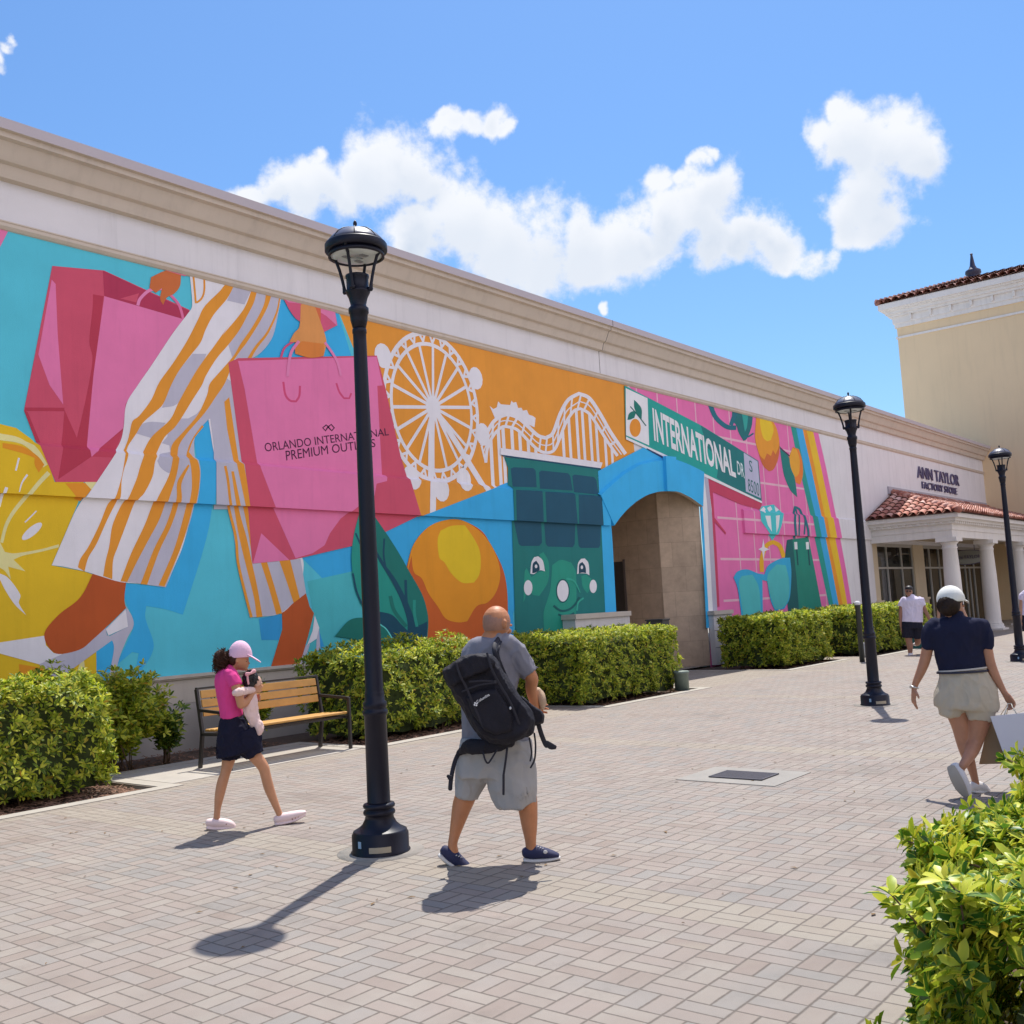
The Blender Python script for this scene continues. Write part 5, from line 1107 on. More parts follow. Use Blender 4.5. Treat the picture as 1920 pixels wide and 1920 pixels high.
for _ in range(150):
    i = int(g.integers(0, nC)); c = np.array(C[i])
    if c[2] < .35: continue
    side = c[1] > .85; d = np.array([g.normal(-.15,.35), 1.0 if side else g.normal(.2,.4), .25 if side else 1.0]); d /= np.linalg.norm(d); L = g.uniform(.06,.17)
    for s_ in np.linspace(.25,1,4): C.append(list(c+d*L*s_+g.normal(0,.008,3))); Nn.append(d+g.normal(0,.35,3))
    sprig.append((c-d*.1, c+d*L))
for p, q in sprig: b.tube([tuple(p), tuple(q)], [.004,.0022], STEM, 5)
leaves('foliage', np.array(C), np.array(Nn),   .046, nb, BLf, nl=8, width=.46, seed=22, spread=(38,88), jit=.35)
for _ in range(90):
    x, y = g.uniform(3.2,7.8), g.uniform(-.9,.7); b.tube([(x,y,-.05),(x+g.normal(0,.08),y+g.normal(0,.06),.35),(x+g.normal(0,.2),y+g.uniform(0,.25),.74)], [.013,.010,.006], STEM, 6)
b.tube([(3.3,.45,.2),(3.55,.80,.50),(3.75,1.02,.66)], [.011,.009,.006], mat('stem_tan', (.34,.21,.08), .7), 6)
b.build('stems', nb)
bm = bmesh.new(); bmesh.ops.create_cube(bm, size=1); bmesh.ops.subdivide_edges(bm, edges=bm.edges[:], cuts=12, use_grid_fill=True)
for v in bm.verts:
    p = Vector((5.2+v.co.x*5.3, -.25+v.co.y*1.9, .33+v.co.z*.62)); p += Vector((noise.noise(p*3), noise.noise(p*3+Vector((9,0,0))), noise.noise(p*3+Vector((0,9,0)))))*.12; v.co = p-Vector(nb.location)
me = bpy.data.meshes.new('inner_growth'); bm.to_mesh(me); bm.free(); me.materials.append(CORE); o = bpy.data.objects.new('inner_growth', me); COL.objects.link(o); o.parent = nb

# a little litter on the paving: fallen leaves and gum spots
b = MB(); g2 = np.random.default_rng(77); LT1 = mat('dry_leaf', (.20,.12,.05), .8, var=.4, vscale=30)
for _ in range(130):
    x, y = g2.uniform(2.5,16), g2.uniform(1.5,9.4); a = g2.uniform(0,6.28); l = g2.uniform(.010,.028); d = Vector((math.cos(a),math.sin(a),0))*l; w_ = Vector((-math.sin(a),math.cos(a),0))*l*.4; P_ = Vector((x,y,.004))
    b.add([P_-d, P_+w_+Vector((0,0,.006)), P_+d+Vector((0,0,.003)), P_-w_+Vector((0,0,.005))], [(0,1,2,3)], LT1)
o = b.build('leaf_litter'); o['kind'] = 'stuff'; o['label'] = 'scattered dry leaf bits on the paving'
# ================================================================ PEOPLE
def remeshed(b, name, parent, vox=.007, sm=3, fold=0.0, fscale=9, mats=None):
    me = bpy.data.meshes.new(name); me.from_pydata([Vector(v) for v in b.v], [], b.f); me.validate()
    bm = bmesh.new(); bm.from_mesh(me); bmesh.ops.recalc_face_normals(bm, faces=bm.faces); bm.to_mesh(me); bm.free()
    o = bpy.data.objects.new(name, me); COL.objects.link(o)
    r = o.modifiers.new('r', 'REMESH'); r.mode = 'VOXEL'; r.voxel_size = vox; r.use_smooth_shade = True
    if sm: s_ = o.modifiers.new('s', 'SMOOTH'); s_.factor = .5; s_.iterations = sm
    bpy.context.view_layer.update()
    m2 = bpy.data.meshes.new_from_object(o.evaluated_get(bpy.context.evaluated_depsgraph_get())); o.modifiers.clear(); o.data = m2; m2.name = name; bpy.data.meshes.remove(me)
    m2.materials.clear(); m2.materials.append(b.mats[0])
    if fold:
        for v in m2.vertices:
            p = v.co; q = Vector((p.x*fscale, p.y*fscale, p.z*fscale*.55)); r1 = abs(noise.noise(Vector((p.x*fscale*1.3+3, p.y*fscale*1.3, p.z*fscale*.8+p.x*3)))); v.co = p+v.normal*fold*(noise.noise(q)+.5*noise.noise(q*2.3)+.4*max(0, 1-r1*3)**2-.1)
    off = wloc(parent) if parent is not None else Vector((0,0,0))
    m2.transform(Matrix.Translation(-off)); m2.polygons.foreach_set('use_smooth', [True]*len(m2.polygons))
    if parent is not None: o.parent = parent
    return o
def wloft(b, st, Fd, m, n=16, cap=True, flat=(False, False)):
    # st: [(Vector, ra, rb)]; ra across the view, rb along Fd
    P = [Vector(s[0]) for s in st]; vs = []; rings = []
    def ring(c, T, ra, rb):
        T = T.normalized(); A = Vector(Fd)-T*T.dot(Vector(Fd))
        if A.length < .15: A = Vector((0,0,1))-T*T.z
        A.normalize(); S_ = T.cross(A); return [c+S_*ra*math.cos(2*math.pi*k/n)+A*rb*math.sin(2*math.pi*k/n) for k in range(n)]
    N_ = len(P)
    T0, T1 = (P[1]-P[0]).normalized(), (P[-1]-P[-2]).normalized()
    if not flat[0]:
        for k, s_ in ((.85,.45),(.55,.85)): rings.append(ring(P[0]-T0*st[0][1]*k*.9, T0, st[0][1]*s_, st[0][2]*s_))
    for i in range(N_):
        T = (P[min(i+1,N_-1)]-P[max(i-1,0)]); rings.append(ring(P[i], T, st[i][1], st[i][2]))
    if not flat[1]:
        for k, s_ in ((.55,.85),(.85,.45)): rings.append(ring(P[-1]+T1*st[-1][1]*k*.9, T1, st[-1][1]*s_, st[-1][2]*s_))
    for r in rings: vs += r
    fs = []; R_ = len(rings)
    for j in range(R_-1):
        for i in range(n): k = (i+1) % n; fs.append((j*n+i, j*n+k, (j+1)*n+k, (j+1)*n+i))
    fs.append(tuple(range(n-1,-1,-1))); fs.append(tuple((R_-1)*n+i for i in range(n)))
    b.add(vs, fs, m, True)
class Fig:
    def __init__(s, ox, oy, sc_, anchor):
        s.o = (ox, oy); s.s = sc_; A = np.array(anchor[:2]); s.Dh = np.linalg.norm(A); s.fw = Vector((A[0]/s.Dh, A[1]/s.Dh, 0)); s.right = Vector((s.fw.y, -s.fw.x, 0))
        s.dep = depth_of((anchor[0], anchor[1], 1.0)); s.k = s.dep/F/sc_
    def p(s, x, y, dd=0.0):
        r = Vector(ray(s.o[0]+x/s.s, s.o[1]+y/s.s)); t = (s.Dh+dd)/(r.x*s.fw.x+r.y*s.fw.y); return Vector(CAM)+r*t
    def loft(s, b, st, m, flat=(False,False), n=16):
        # stations: x, y, ra [, rb [, dd]]  (radii in crop pixels)
        L = []
        for q in st:
            ra = q[2]; rb = q[3] if len(q) > 3 and q[3] else ra; dd = q[4] if len(q) > 4 else 0
            L.append((s.p(q[0], q[1], dd), ra*s.k, rb*s.k))
        # resample smoothly
        out = []
        for i in range(len(L)-1):
            p0, p1, p2, p3 = [L[min(max(j,0),len(L)-1)] for j in (i-1,i,i+1,i+2)]
            for t in (0,.25,.5,.75):
                f = lambda a,b_,c,d: .5*((2*b_)+(-a+c)*t+(2*a-5*b_+4*c-d)*t*t+(-a+3*b_-3*c+d)*t*t*t)
                out.append((Vector([f(p0[0][k],p1[0][k],p2[0][k],p3[0][k]) for k in range(3)]), f(p0[1],p1[1],p2[1],p3[1]), f(p0[2],p1[2],p2[2],p3[2])))
        out.append(L[-1]); wloft(b, out, s.fw, m, n=n, flat=flat)
    def ell(s, b, x, y, rx, ry, rz, m, dd=0.0, roll=0, n=18):
        # rx across, ry vertical, rz along the view
        R = Matrix((s.right, s.fw, Vector((0,0,1)))).transposed() @ Matrix.Rotation(math.radians(roll), 3, 'Y')
        b.ell(s.p(x,y,dd), (rx*s.k, rz*s.k, ry*s.k), m, n, R)
    def dome(s, b, x, y, rx, ry, rz, m, dd=0.0):
        n0 = len(b.v); s.ell(b, x, y, rx, ry, rz, m, dd, n=28); zc = s.p(x, y, dd).z
        for i in range(n0, len(b.v)): v = b.v[i]; b.v[i] = (v[0], v[1], max(v[2], zc-.012))
    def tube(s, b, pts, r, m, n=7):
        b.tube([s.p(*q) for q in pts], [x*s.k for x in r] if isinstance(r,(list,tuple)) else r*s.k, m, n)
def hand(b, wrist, d, pn, size, curl, m, side=1, spread=8, thumb=35):
    # wrist point, direction of the hand, palm normal; side: which way the thumb leaves
    d = Vector(d).normalized(); pn = Vector(pn); pn = (pn-d*pn.dot(d)).normalized(); lat = d.cross(pn)*side
    w = Vector(wrist); K = w+d*size*.50
    wloft(b, [(w-d*size*.12, size*.15, size*.11), (w+d*size*.1, size*.19, size*.09), (K-d*size*.12, size*.235, size*.085), (K, size*.23, size*.07)], pn, m, n=14) if False else None
    P_ = [(w-d*size*.12,.15,.12),(w+d*size*.10,.19,.10),(w+d*size*.30,.235,.085),(K,.225,.07)]
    st = [(p, a*size, c*size) for p, a, c in P_]; wloft(b, st, pn, m, n=14)
    for i, (o_, L_g) in enumerate(((.165,.42),(.055,.48),(-.055,.45),(-.16,.36))):
        a = math.radians((1.5-i)*spread*.8); dir_ = (d*math.cos(a)+lat*math.sin(a)).normalized(); p = K+lat*o_*size-d*size*.04; r0 = .052*size; pts = [(p, r0*1.05, r0*1.05)]
        ang = math.radians(curl[i] if isinstance(curl,(list,tuple)) else curl)*.35; tot = ang
        for k, fr in enumerate((.45,.32,.23)):
            dd_ = dir_*math.cos(tot)+pn*math.sin(tot); p = p+dd_*L_g*size*fr; r0 *= .93; pts.append((p, r0, r0)); tot += ang*1.0
        wloft(b, pts, lat, m, n=8)
    a = math.radians(thumb); p = w+d*size*.12+lat*size*.14; dir_ = (d*math.cos(a)+lat*math.sin(a)+pn*.25).normalized(); q = p+dir_*size*.24; q2 = q+(dir_*.85+d*.35).normalized()*size*.17
    wloft(b, [(p, size*.085, size*.08), (q, size*.062, size*.06), (q2, size*.048, size*.045)], pn, m, n=8)
def skin_m(name, c): return mat(name, c, .5, var=.12, vscale=11, bump=.12, bscale=90, spec=.4)
def cloth_m(name, c, **k): return mat(name, c, .88, var=.05, vscale=9, bump=.25, bscale=170, spec=.2, **k)

# ---------------- girl
Gf = Fig(340,1180,4.8,(5.12,7.03)); gt = thing('person', 'girl in pink shirt, navy skirt and pink cap walking past the bench, hugging a doll', 'person', (5.12,7.03,0))
SK = skin_m('skin_girl', (.55,.265,.14)); b = MB()
Gf.loft(b, [(445,400,48,60),(425,450,85,115),(430,560,85,105),(445,680,80,95),(460,800,86,100),(470,900,90,110)], SK)
Gf.loft(b, [(432,400,42,44),(462,355,38,40),(500,315,42,44)], SK)
Gf.ell(b, 522,262,84,104,74,SK, roll=-8); Gf.ell(b, 556,325,46,46,50,SK); Gf.ell(b, 566,300,40,46,56,SK); Gf.ell(b, 606,306,13,12,10,SK); Gf.ell(b, 598,334,9,7,18,SK); Gf.ell(b, 583,362,16,12,18,SK)
Gf.ell(b, 500,283,12,22,8,SK, dd=-.068)
for st in ([(462,430,46,46,-.125),(490,510,42,42,-.15),(520,600,39,39,-.155),(538,680,37,37,-.145)], [(538,680,37,37,-.145),(585,650,35,35,-.12),(625,600,31,31,-.095),(655,560,24,24,-.075)],
           [(450,430,44,44,.12),(520,560,40,40,.14),(560,650,37,37,.12),(610,650,30,30,.08),(650,610,24,24,.04)],
           [(470,950,92,80,.06),(455,1050,78,72,.055),(432,1150,62,60,.05),(398,1290,45,46,.045),(372,1370,48,48,.045),(345,1490,43,43,.045),(325,1620,29,30,.045),(318,1705,29,32,.045)],
           [(530,950,80,70,-.04),(592,1040,70,64,-.05),(655,1130,60,58,-.055),(735,1235,50,50,-.055),(758,1310,46,48,-.055),(790,1430,45,46,-.055),(840,1560,34,35,-.055),(882,1660,28,30,-.055),(893,1700,30,34,-.055)],
           [(318,1730,32,32,.045),(380,1745,26,32,.045),(440,1762,18,30,.045)], [(880,1700,32,32,-.055),(950,1690,26,32,-.055),(1040,1672,18,28,-.055)]): Gf.loft(b, st, SK)
w_ = Gf.p(655,560,-.075); e_ = Gf.p(610,610,-.105); hand(b, w_, (w_-e_), Gf.fw+Gf.right*-.2, .135, [60,62,64,66], SK, side=-1)
w_ = Gf.p(650,610,.04); hand(b, w_, Gf.right*.6-Gf.fw*.7, -Gf.fw-Gf.right, .13, 55, SK, side=1)
remeshed(b, 'body', gt, .006, 4)
b = MB(); eyeW = mat('eye_white', (.8,.78,.75), .3); eyeD = mat('eye_dark', (.02,.012,.01), .2)
Gf.ell(b, 582,290,7,6,6,eyeW, dd=-.036); Gf.ell(b, 585,290,4,5,5,eyeD, dd=-.040); Gf.tube(b, [(570,277,-.046),(583,272,-.042),(594,276,-.034)], 3, eyeD); b.build('eye', gt)
PKS = cloth_m('shirt_pink', (.72,.065,.27)); b = MB()
Gf.loft(b, [(440,358,46,60),(428,385,84,112),(415,450,110,140),(424,560,106,128),(440,680,100,116),(456,792,100,118)], PKS, flat=(False,True))
Gf.loft(b, [(440,400,60,60,-.09),(470,450,62,62,-.13),(494,510,57,57,-.15)], PKS, flat=(False,True)); Gf.loft(b, [(440,400,60,60,.09),(475,460,60,60,.13),(500,510,54,54,.14)], PKS, flat=(False,True))
remeshed(b, 'shirt', gt, .008, 3, fold=0.0087, fscale=14)
NVS = cloth_m('skirt_navy', (.012,.012,.028)); b = MB(); Gf.loft(b, [(457,786,98,116),(462,850,122,132),(480,950,158,150),(500,1040,186,160),(516,1110,200,165)], NVS, flat=(True,True)); Gf.loft(b, [(455,1020,125,115,.04),(436,1158,90,95,.05)], NVS, flat=(True,True)); Gf.loft(b, [(560,930,130,110,-.04),(610,1030,124,112,-.05),(664,1128,84,98,-.055)], NVS, flat=(True,True)); remeshed(b, 'skirt', gt, .008, 2, fold=0.0159, fscale=16)
CAPP = cloth_m('cap_pink', (.80,.52,.66)); b = MB(); Gf.dome(b, 530,240,107,140,92,CAPP); remeshed(b, 'cap', gt, .006, 2)
cp_ = gt.children[-1]; b = MB(); Gf.loft(b, [(595,226,9,80),(640,250,8,78),(688,279,7,58),(714,296,4,24)], CAPP); b.build('brim', cp_)
HR = mat('hair_brown', (.050,.018,.009), .65, var=.35, vscale=30, spec=.25); b = MB(); Gf.ell(b, 478,262,58,72,78,HR, roll=10); Gf.ell(b, 440,212,30,30,34,HR); Gf.ell(b, 500,248,72,38,76,HR); g = np.random.default_rng(5)
Gf.ell(b, 362,275,66,92,60,HR, roll=-18)
for k in range(210):
    u = g.normal(0,1,3); u /= np.linalg.norm(u); a = g.random()**.25; x, y, dd = 358+u[0]*80*a-u[1]*14*a, 275+u[1]*112*a, u[2]*.068*a; r = g.uniform(9,17); ph = g.uniform(0,6.28)
    Gf.tube(b, [(x+r*math.cos(ph+t*1.5), y-12+t*9, dd+r*.0009*math.sin(ph+t*1.5)) for t in range(7)], g.uniform(2.2,4.0), HR, 5)
b.build('hair', gt)
CLG = mat('clog_pink', (.80,.62,.60), .5, bump=.1)
for nm, st, sst, dd in (('clog', [(245,1738,34,38,.045),(300,1742,44,44,.045),(370,1742,42,46,.045),(440,1752,34,46,.045),(474,1768,20,36,.045)], [(235,1786,15,40,.045),(300,1792,15,44,.045),(400,1788,15,48,.045),(478,1780,13,40,.045)], .045),
                    ('clog', [(858,1712,36,38,-.055),(915,1698,46,44,-.055),(1000,1678,42,46,-.055),(1075,1655,30,44,-.055),(1112,1643,14,30,-.055)], [(850,1752,15,40,-.055),(920,1742,15,44,-.055),(1020,1715,15,48,-.055),(1112,1668,12,34,-.055)], -.055)):
    b = MB(); Gf.loft(b, st, CLG); Gf.loft(b, sst, CLG); o = remeshed(b, nm, gt, .005, 2)
    b = MB(); 
    x0, y0, x1, y1 = (405,1758,470,1772) if dd > 0 else (1000,1712,1078,1682)
    for k in range(4): f = k/3; Gf.ell(b, x0+(x1-x0)*f, y0+(y1-y0)*f-4, 6,5,5, mat('clog_hole', (.30,.10,.08), .8), dd=dd-.040+.004*k)
    b.build('vent_hole', o)
# doll
dl_ = thing('doll', 'baby doll with black hair, pink bow and pale pink sleeper held against the girl chest', 'doll', Gf.p(640,700,-.06)); DPK = cloth_m('doll_cloth', (.82,.60,.55)); DWH = cloth_m('doll_white', (.85,.74,.68))
b = MB(); Gf.loft(b, [(622,560,46,40,-.06),(620,640,66,52,-.08),(628,740,64,50,-.08),(655,820,52,44,-.08),(690,875,40,36,-.08)], DPK); Gf.loft(b, [(690,860,42,38,-.09),(705,900,40,36,-.09),(700,935,26,26,-.09)], DPK); Gf.loft(b, [(640,545,30,28,-.09),(580,555,32,30,-.15),(520,565,40,34,-.20),(478,576,30,30,-.20)], DWH); remeshed(b, 'sleeper', dl_, .007, 3, fold=0.0087, fscale=22)
b = MB(); Gf.ell(b, 676,468,44,52,46, mat('doll_skin', (.72,.44,.33), .4), dd=-.05); Gf.ell(b, 716,484,14,12,12, mat('doll_skin', (0,0,0)), dd=-.05); Gf.ell(b, 692,455,6,8,5, eyeD, dd=-.088); b.build('head', dl_)
b = MB(); DH = mat('doll_hair', (.012,.010,.012), .5); Gf.ell(b, 622,440,70,76,62,DH, dd=-.07); Gf.ell(b, 610,490,52,42,52,DH, dd=-.08)
for k in range(60): u = g.normal(0,1,3); u /= np.linalg.norm(u); Gf.ell(b, 618+u[0]*66, 448+u[1]*74, 12,12,12, DH, dd=-.075+u[2]*.055, n=8)
b.build('hair', dl_)
b = MB(); BW = cloth_m('bow_pink', (.78,.40,.42)); Gf.loft(b, [(590,405,20,14,-.13),(620,396,10,10,-.14)], BW); Gf.loft(b, [(625,396,10,10,-.14),(655,375,20,14,-.12)], BW); Gf.loft(b, [(596,410,8,6,-.13),(598,450,9,6,-.14),(604,490,9,6,-.14)], BW); b.build('bow', dl_)

# ---------------- man with backpack
Mf = Fig(780,1110,6,(5.13,4.41)); mt = thing('person', 'bald man in grey shirt and pale grey shorts walking with a big black backpack', 'person', (5.13,4.41,0))
SKM = skin_m('skin_man', (.53,.22,.10)); b = MB()
Mf.ell(b, 905,335,160,182,168,SKM); Mf.ell(b, 950,400,105,95,120,SKM, dd=.03); Mf.ell(b, 1068,372,20,20,16,SKM, dd=.07); Mf.ell(b, 1040,440,40,34,44,SKM, dd=.07)
Mf.loft(b, [(885,400,118,112),(895,470,128,120),(900,560,150,130)], SKM); Mf.ell(b, 1000,365,24,54,20,SKM, dd=-.085); Mf.ell(b, 1008,335,24,24,14,SKM, dd=-.085)
Mf.loft(b, [(895,600,200,140),(860,760,290,170),(830,950,300,180),(830,1200,300,200),(880,1500,320,210),(900,1750,350,220),(900,1860,340,215)], SKM, flat=(False,True))
for st in ([(1080,640,105,105,-.02),(1190,790,92,92,-.02),(1270,910,80,80,-.02),(1306,985,74,74,-.02)], [(1306,985,74,74,-.02),(1296,1090,66,66,.02),(1318,1200,55,55,.07),(1350,1290,42,42,.11)],
           [(700,700,90,90,.20),(780,950,80,80,.30),(900,1150,72,72,.32),(1080,1250,60,60,.30),(1230,1300,42,42,.26)],
           [(650,1960,150,140,.05),(595,2150,125,125,.06),(560,2290,120,118,.06),(520,2400,112,112,.06),(472,2580,84,90,.05),(432,2740,60,64,.04),(412,2840,54,58,.03),(425,2930,56,60,.03)],
           [(1090,1980,170,150,-.02),(1180,2150,145,140,-.02),(1245,2330,118,118,-.02),(1262,2470,106,110,-.02),(1277,2640,88,92,-.02),(1288,2790,64,68,-.02),(1296,2900,60,64,-.02)],
           [(400,2930,48,52,.03),(500,3030,40,50,.03)], [(1290,2925,52,52,-.02),(1400,2950,38,50,-.02)]): Mf.loft(b, st, SKM)
w_ = Mf.p(1350,1290,.11); hand(b, w_, w_-Mf.p(1318,1200,.07), -Mf.right+Mf.fw*.2, .18, [70,75,78,80], SKM, side=1)
w_ = Mf.p(1230,1300,.26); hand(b, w_, Mf.right, -Mf.fw, .18, 50, SKM, side=1)
remeshed(b, 'body', mt, .0065, 4)
STB = mat('shaved_hair', (.36,.185,.125), .6, var=.12, vscale=60); b = MB()
Mf.ell(b, 902,343,158,172,165,STB, n=28); b.v = [v for v in b.v]
keep = [i for i, f in enumerate(b.f) if all(True for _ in (0,))]; cz = [sum(b.v[j][2] for j in f)/len(f) for f in b.f]; ztop = Mf.p(905,262).z; zbot = Mf.p(905,415).z
b2 = MB(); ks = [i for i, f in enumerate(b.f) if zbot < cz[i] < ztop and (Vector(b.v[f[0]])-Mf.p(905,335)).dot(Mf.fw-Mf.right*.75) < .045]
b2.add([Mf.p(905,335)+(Vector(v)-Mf.p(905,335))*1.022 for v in b.v], [b.f[i] for i in ks], STB, True); b2.build('hair_stubble', mt)
SHG = cloth_m('shirt_grey', (.235,.23,.265)); b = MB()
Mf.loft(b, [(900,500,140,125),(893,570,250,160),(862,720,340,185),(835,900,336,200),(812,1150,312,215),(830,1400,318,230),(880,1600,372,240),(890,1740,386,245)], SHG, flat=(False,True), n=22)
Mf.loft(b, [(1010,600,150,140,-.02),(1120,690,138,130,-.02),(1215,820,122,118,-.02),(1290,925,104,104,-.02)], SHG, flat=(False,True)); Mf.loft(b, [(700,640,140,130,.1),(720,800,120,115,.24),(790,930,105,105,.30)], SHG, flat=(False,True))
remeshed(b, 'shirt', mt, .009, 3, fold=0.0174, fscale=9)
SHO = cloth_m('shorts_grey', (.40,.385,.375)); b = MB()
Mf.loft(b, [(900,1650,392,240),(898,1800,415,252),(892,1960,432,256),(890,2080,425,250)], SHO, flat=(True,True), n=22)
Mf.loft(b, [(680,1950,225,215,.03),(610,2130,172,185,.05),(572,2305,132,155,.06)], SHO, flat=(False,True)); Mf.loft(b, [(1060,1950,280,235,-.03),(1085,2180,268,225,-.03),(1115,2385,236,200,-.02)], SHO, flat=(False,True)); Mf.loft(b, [(960,2200,150,170,-.04),(965,2420,60,90,-.04)], SHO)
remeshed(b, 'shorts', mt, .009, 3, fold=0.0188, fscale=8)
b = MB(); SBL = cloth_m('shorts_blue_panel', (.30,.32,.52)); 
SNK = mat('sneaker_navy', (.020,.023,.075), .7, bump=.3, bscale=200); SOL = mat('sneaker_sole', (.66,.63,.60), .6)
for up, so_ in (([(322,2905,58,62,.03),(390,2955,84,72,.03),(480,3030,70,76,.03),(570,3082,46,70,.03),(612,3102,26,46,.03)], [(272,2962,30,60,.03),(360,3035,30,68,.03),(470,3102,28,74,.03),(560,3128,24,68,.03),(618,3130,16,46,.03)]),
                ([(1236,2930,58,62,-.02),(1300,2925,82,70,-.02),(1400,2930,68,76,-.02),(1520,2948,46,74,-.02),(1590,2960,28,52,-.02)], [(1222,3012,24,62,-.02),(1300,3018,25,70,-.02),(1450,3010,25,76,-.02),(1570,2992,22,68,-.02),(1618,2982,14,46,-.02)])):
    b = MB(); Mf.loft(b, up, SNK); o = remeshed(b, 'sneaker', mt, .006, 2); b = MB(); Mf.loft(b, so_, SOL); s2 = remeshed(b, 'sole', o, .006, 2)
    b = MB(); x_, y_ = up[2][0], up[2][1]-up[2][2]*.8
    for k in range(3): Mf.tube(b, [(x_-30+k*28,y_-8+k*10,-.06),(x_-22+k*28,y_-16+k*10,-.02),(x_-14+k*28,y_-4+k*10,.02)], 5, SOL, 6)
    b.build('lace', o)
b = MB(); Mf.ell(b, 1455,2925,24,20,8, SOL, dd=-.068); b.build('badge', mt)
# backpack: a tall rucksack with a hip belt
bp_ = thing('backpack', 'large black hiking backpack with dangling straps worn by the bald man', 'backpack', Mf.p(850,1250,-.3)); PKB = mat('pack_black', (.012,.011,.018), .72, var=.3, vscale=10, bump=.5, bscale=120, spec=.3)
def slab(fig, b, pts, d0, d1, m, inset=.86):
    P = [Vector((x, y)) for x, y in pts]; c = sum(P, Vector((0,0)))/len(P); n = len(P); lay = [(d0,inset),(d0+(d1-d0)*.18,.97),(d0+(d1-d0)*.5,1.0),(d0+(d1-d0)*.85,.97),(d1,.9)]; vs = []
    for d_, k in lay:
        for p in P: q = c+(p-c)*k; vs.append(fig.p(q.x, q.y, d_))
    fs = []
    for j in range(len(lay)-1):
        for i in range(n): k = (i+1) % n; fs.append((j*n+i, j*n+k, (j+1)*n+k, (j+1)*n+i))
    fs.append(tuple(range(n-1,-1,-1))); fs.append(tuple((len(lay)-1)*n+i for i in range(n))); b.add(vs, fs, m, True)
b = MB(); slab(Mf, b, [(330,985),(420,1150),(540,1340),(630,1500),(720,1630),(860,1720),(1050,1722),(1200,1660),(1320,1590),(1350,1450),(1290,1330),(1170,1180),(1080,1060),(1000,930),(930,800),(850,715),(700,700),(560,760),(420,850)], -.42, -.12, PKB); remeshed(b, 'main_bag', bp_, .010, 3, fold=0.0174, fscale=10)
b = MB(); slab(Mf, b, [(300,885),(420,800),(560,705),(700,690),(850,705),(905,800),(880,870),(700,930),(520,1010),(370,1080),(330,1000)], -.47, -.20, PKB); remeshed(b, 'top_lid', bp_, .010, 3, fold=0.0145, fscale=12)
b = MB(); slab(Mf, b, [(560,1180),(700,1100),(900,1080),(1010,1240),(1100,1420),(1080,1560),(900,1620),(760,1560),(650,1400)], -.455, -.36, PKB); remeshed(b, 'front_pocket', bp_, .009, 2, fold=0.0087)
b = MB(); slab(Mf, b, [(1180,1160),(1300,1260),(1420,1340),(1450,1400),(1438,1480),(1340,1500),(1240,1420)], -.30, -.12, PKB); remeshed(b, 'side_pocket', bp_, .009, 2, fold=0.0087)
b = MB(); Mf.loft(b, [(500,1800,30,60,-.06),(600,1740,75,60,-.2),(760,1740,85,50,-.27),(950,1700,80,50,-.28),(1080,1690,50,50,-.25)], PKB); remeshed(b, 'hip_belt', bp_, .009, 2, fold=0.0087)
STP = mat('strap_black', (.014,.013,.022), .7)
def flat_strap(fig, name, pts, w, m, parent):
    b = MB(); fig.loft(b, [(x, y, w, w*.35, d) for x, y, d in pts], m); return b.build(name, parent)
for pts, w in (([(600,1010,-.478),(760,1000,-.478),(900,1010,-.46)], 10), ([(520,1120,-.46),(700,1050,-.475),(900,1020,-.465)], 9), ([(450,800,-.48),(500,950,-.485),(560,1060,-.47),(640,1250,-.46),(760,1520,-.45)], 12), ([(800,690,-.47),(850,860,-.485),(930,1020,-.47),(1060,1240,-.455),(1160,1480,-.44)], 12), ([(960,492,-.02),(905,560,-.14),(880,640,-.20),(905,740,-.21),(960,900,-.2),(1040,1060,-.18),(1120,1200,-.18)], 26), ([(985,500,.02),(945,590,-.15),(925,700,-.19),(980,860,-.2),(1090,1080,-.2),(1230,1260,-.19)], 12), ([(490,1790,-.05),(440,1900,-.06),(405,2040,-.08),(390,2140,-.1),(385,2215,-.1)], 24),
               ([(755,1800,-.3),(775,1880,-.32),(810,1925,-.32),(860,1860,-.32),(920,1760,-.3)], 10), ([(1030,1700,-.28),(1015,1850,-.3),(985,2060,-.3)], 12), ([(985,2060,-.3),(985,2170,-.3),(984,2275,-.3)], 13), ([(1330,1590,-.2),(1345,1720,-.2),(1335,1880,-.2),(1290,1975,-.2)], 10), ([(1275,1640,-.22),(1300,1800,-.22),(1285,1900,-.22)], 9),
               ([(1375,1480,-.2),(1410,1600,-.2),(1450,1700,-.2),(1470,1730,-.2)], 26)): flat_strap(Mf, 'strap', pts, w, STP, bp_)
b = MB(); Mf.loft(b, [(1470,1700,30,10,-.2),(1520,1735,36,12,-.2),(1562,1745,24,10,-.2)], STP); Mf.loft(b, [(360,2070,18,10,-.1),(385,2090,30,12,-.1)], STP); b.build('buckle', bp_)
q0, q1 = Mf.p(690,1250,-.475), Mf.p(832,1163,-.475); ux = (q1-q0); nn = -Mf.fw; uz = nn.cross(ux.normalized()); LW = mat('logo_white', (.75,.75,.75), .5)
solid_text('Columbia', q0, ux, uz, ux.length, .016, .003, LW, 'logo', bp_, offset=.01)
b = MB(); c_ = Mf.p(672,1262,-.476); e1 = ux.normalized()*.011; e2 = uz*.011
for s1, s2 in ((0,1),(1,0),(0,-1),(-1,0)): cc_ = c_+e1*s1*.75+e2*s2*.75; b.add([cc_+(e1+e2)*.45, cc_+(e1-e2)*.45, cc_-(e1+e2)*.45, cc_-(e1-e2)*.45], [(0,1,2,3)], LW)
b.build('logo_mark', bp_)
b = MB(); Mf.ell(b, 1062,1306,12,16,6, LW, dd=-.44); b.build('zip_pull', bp_)
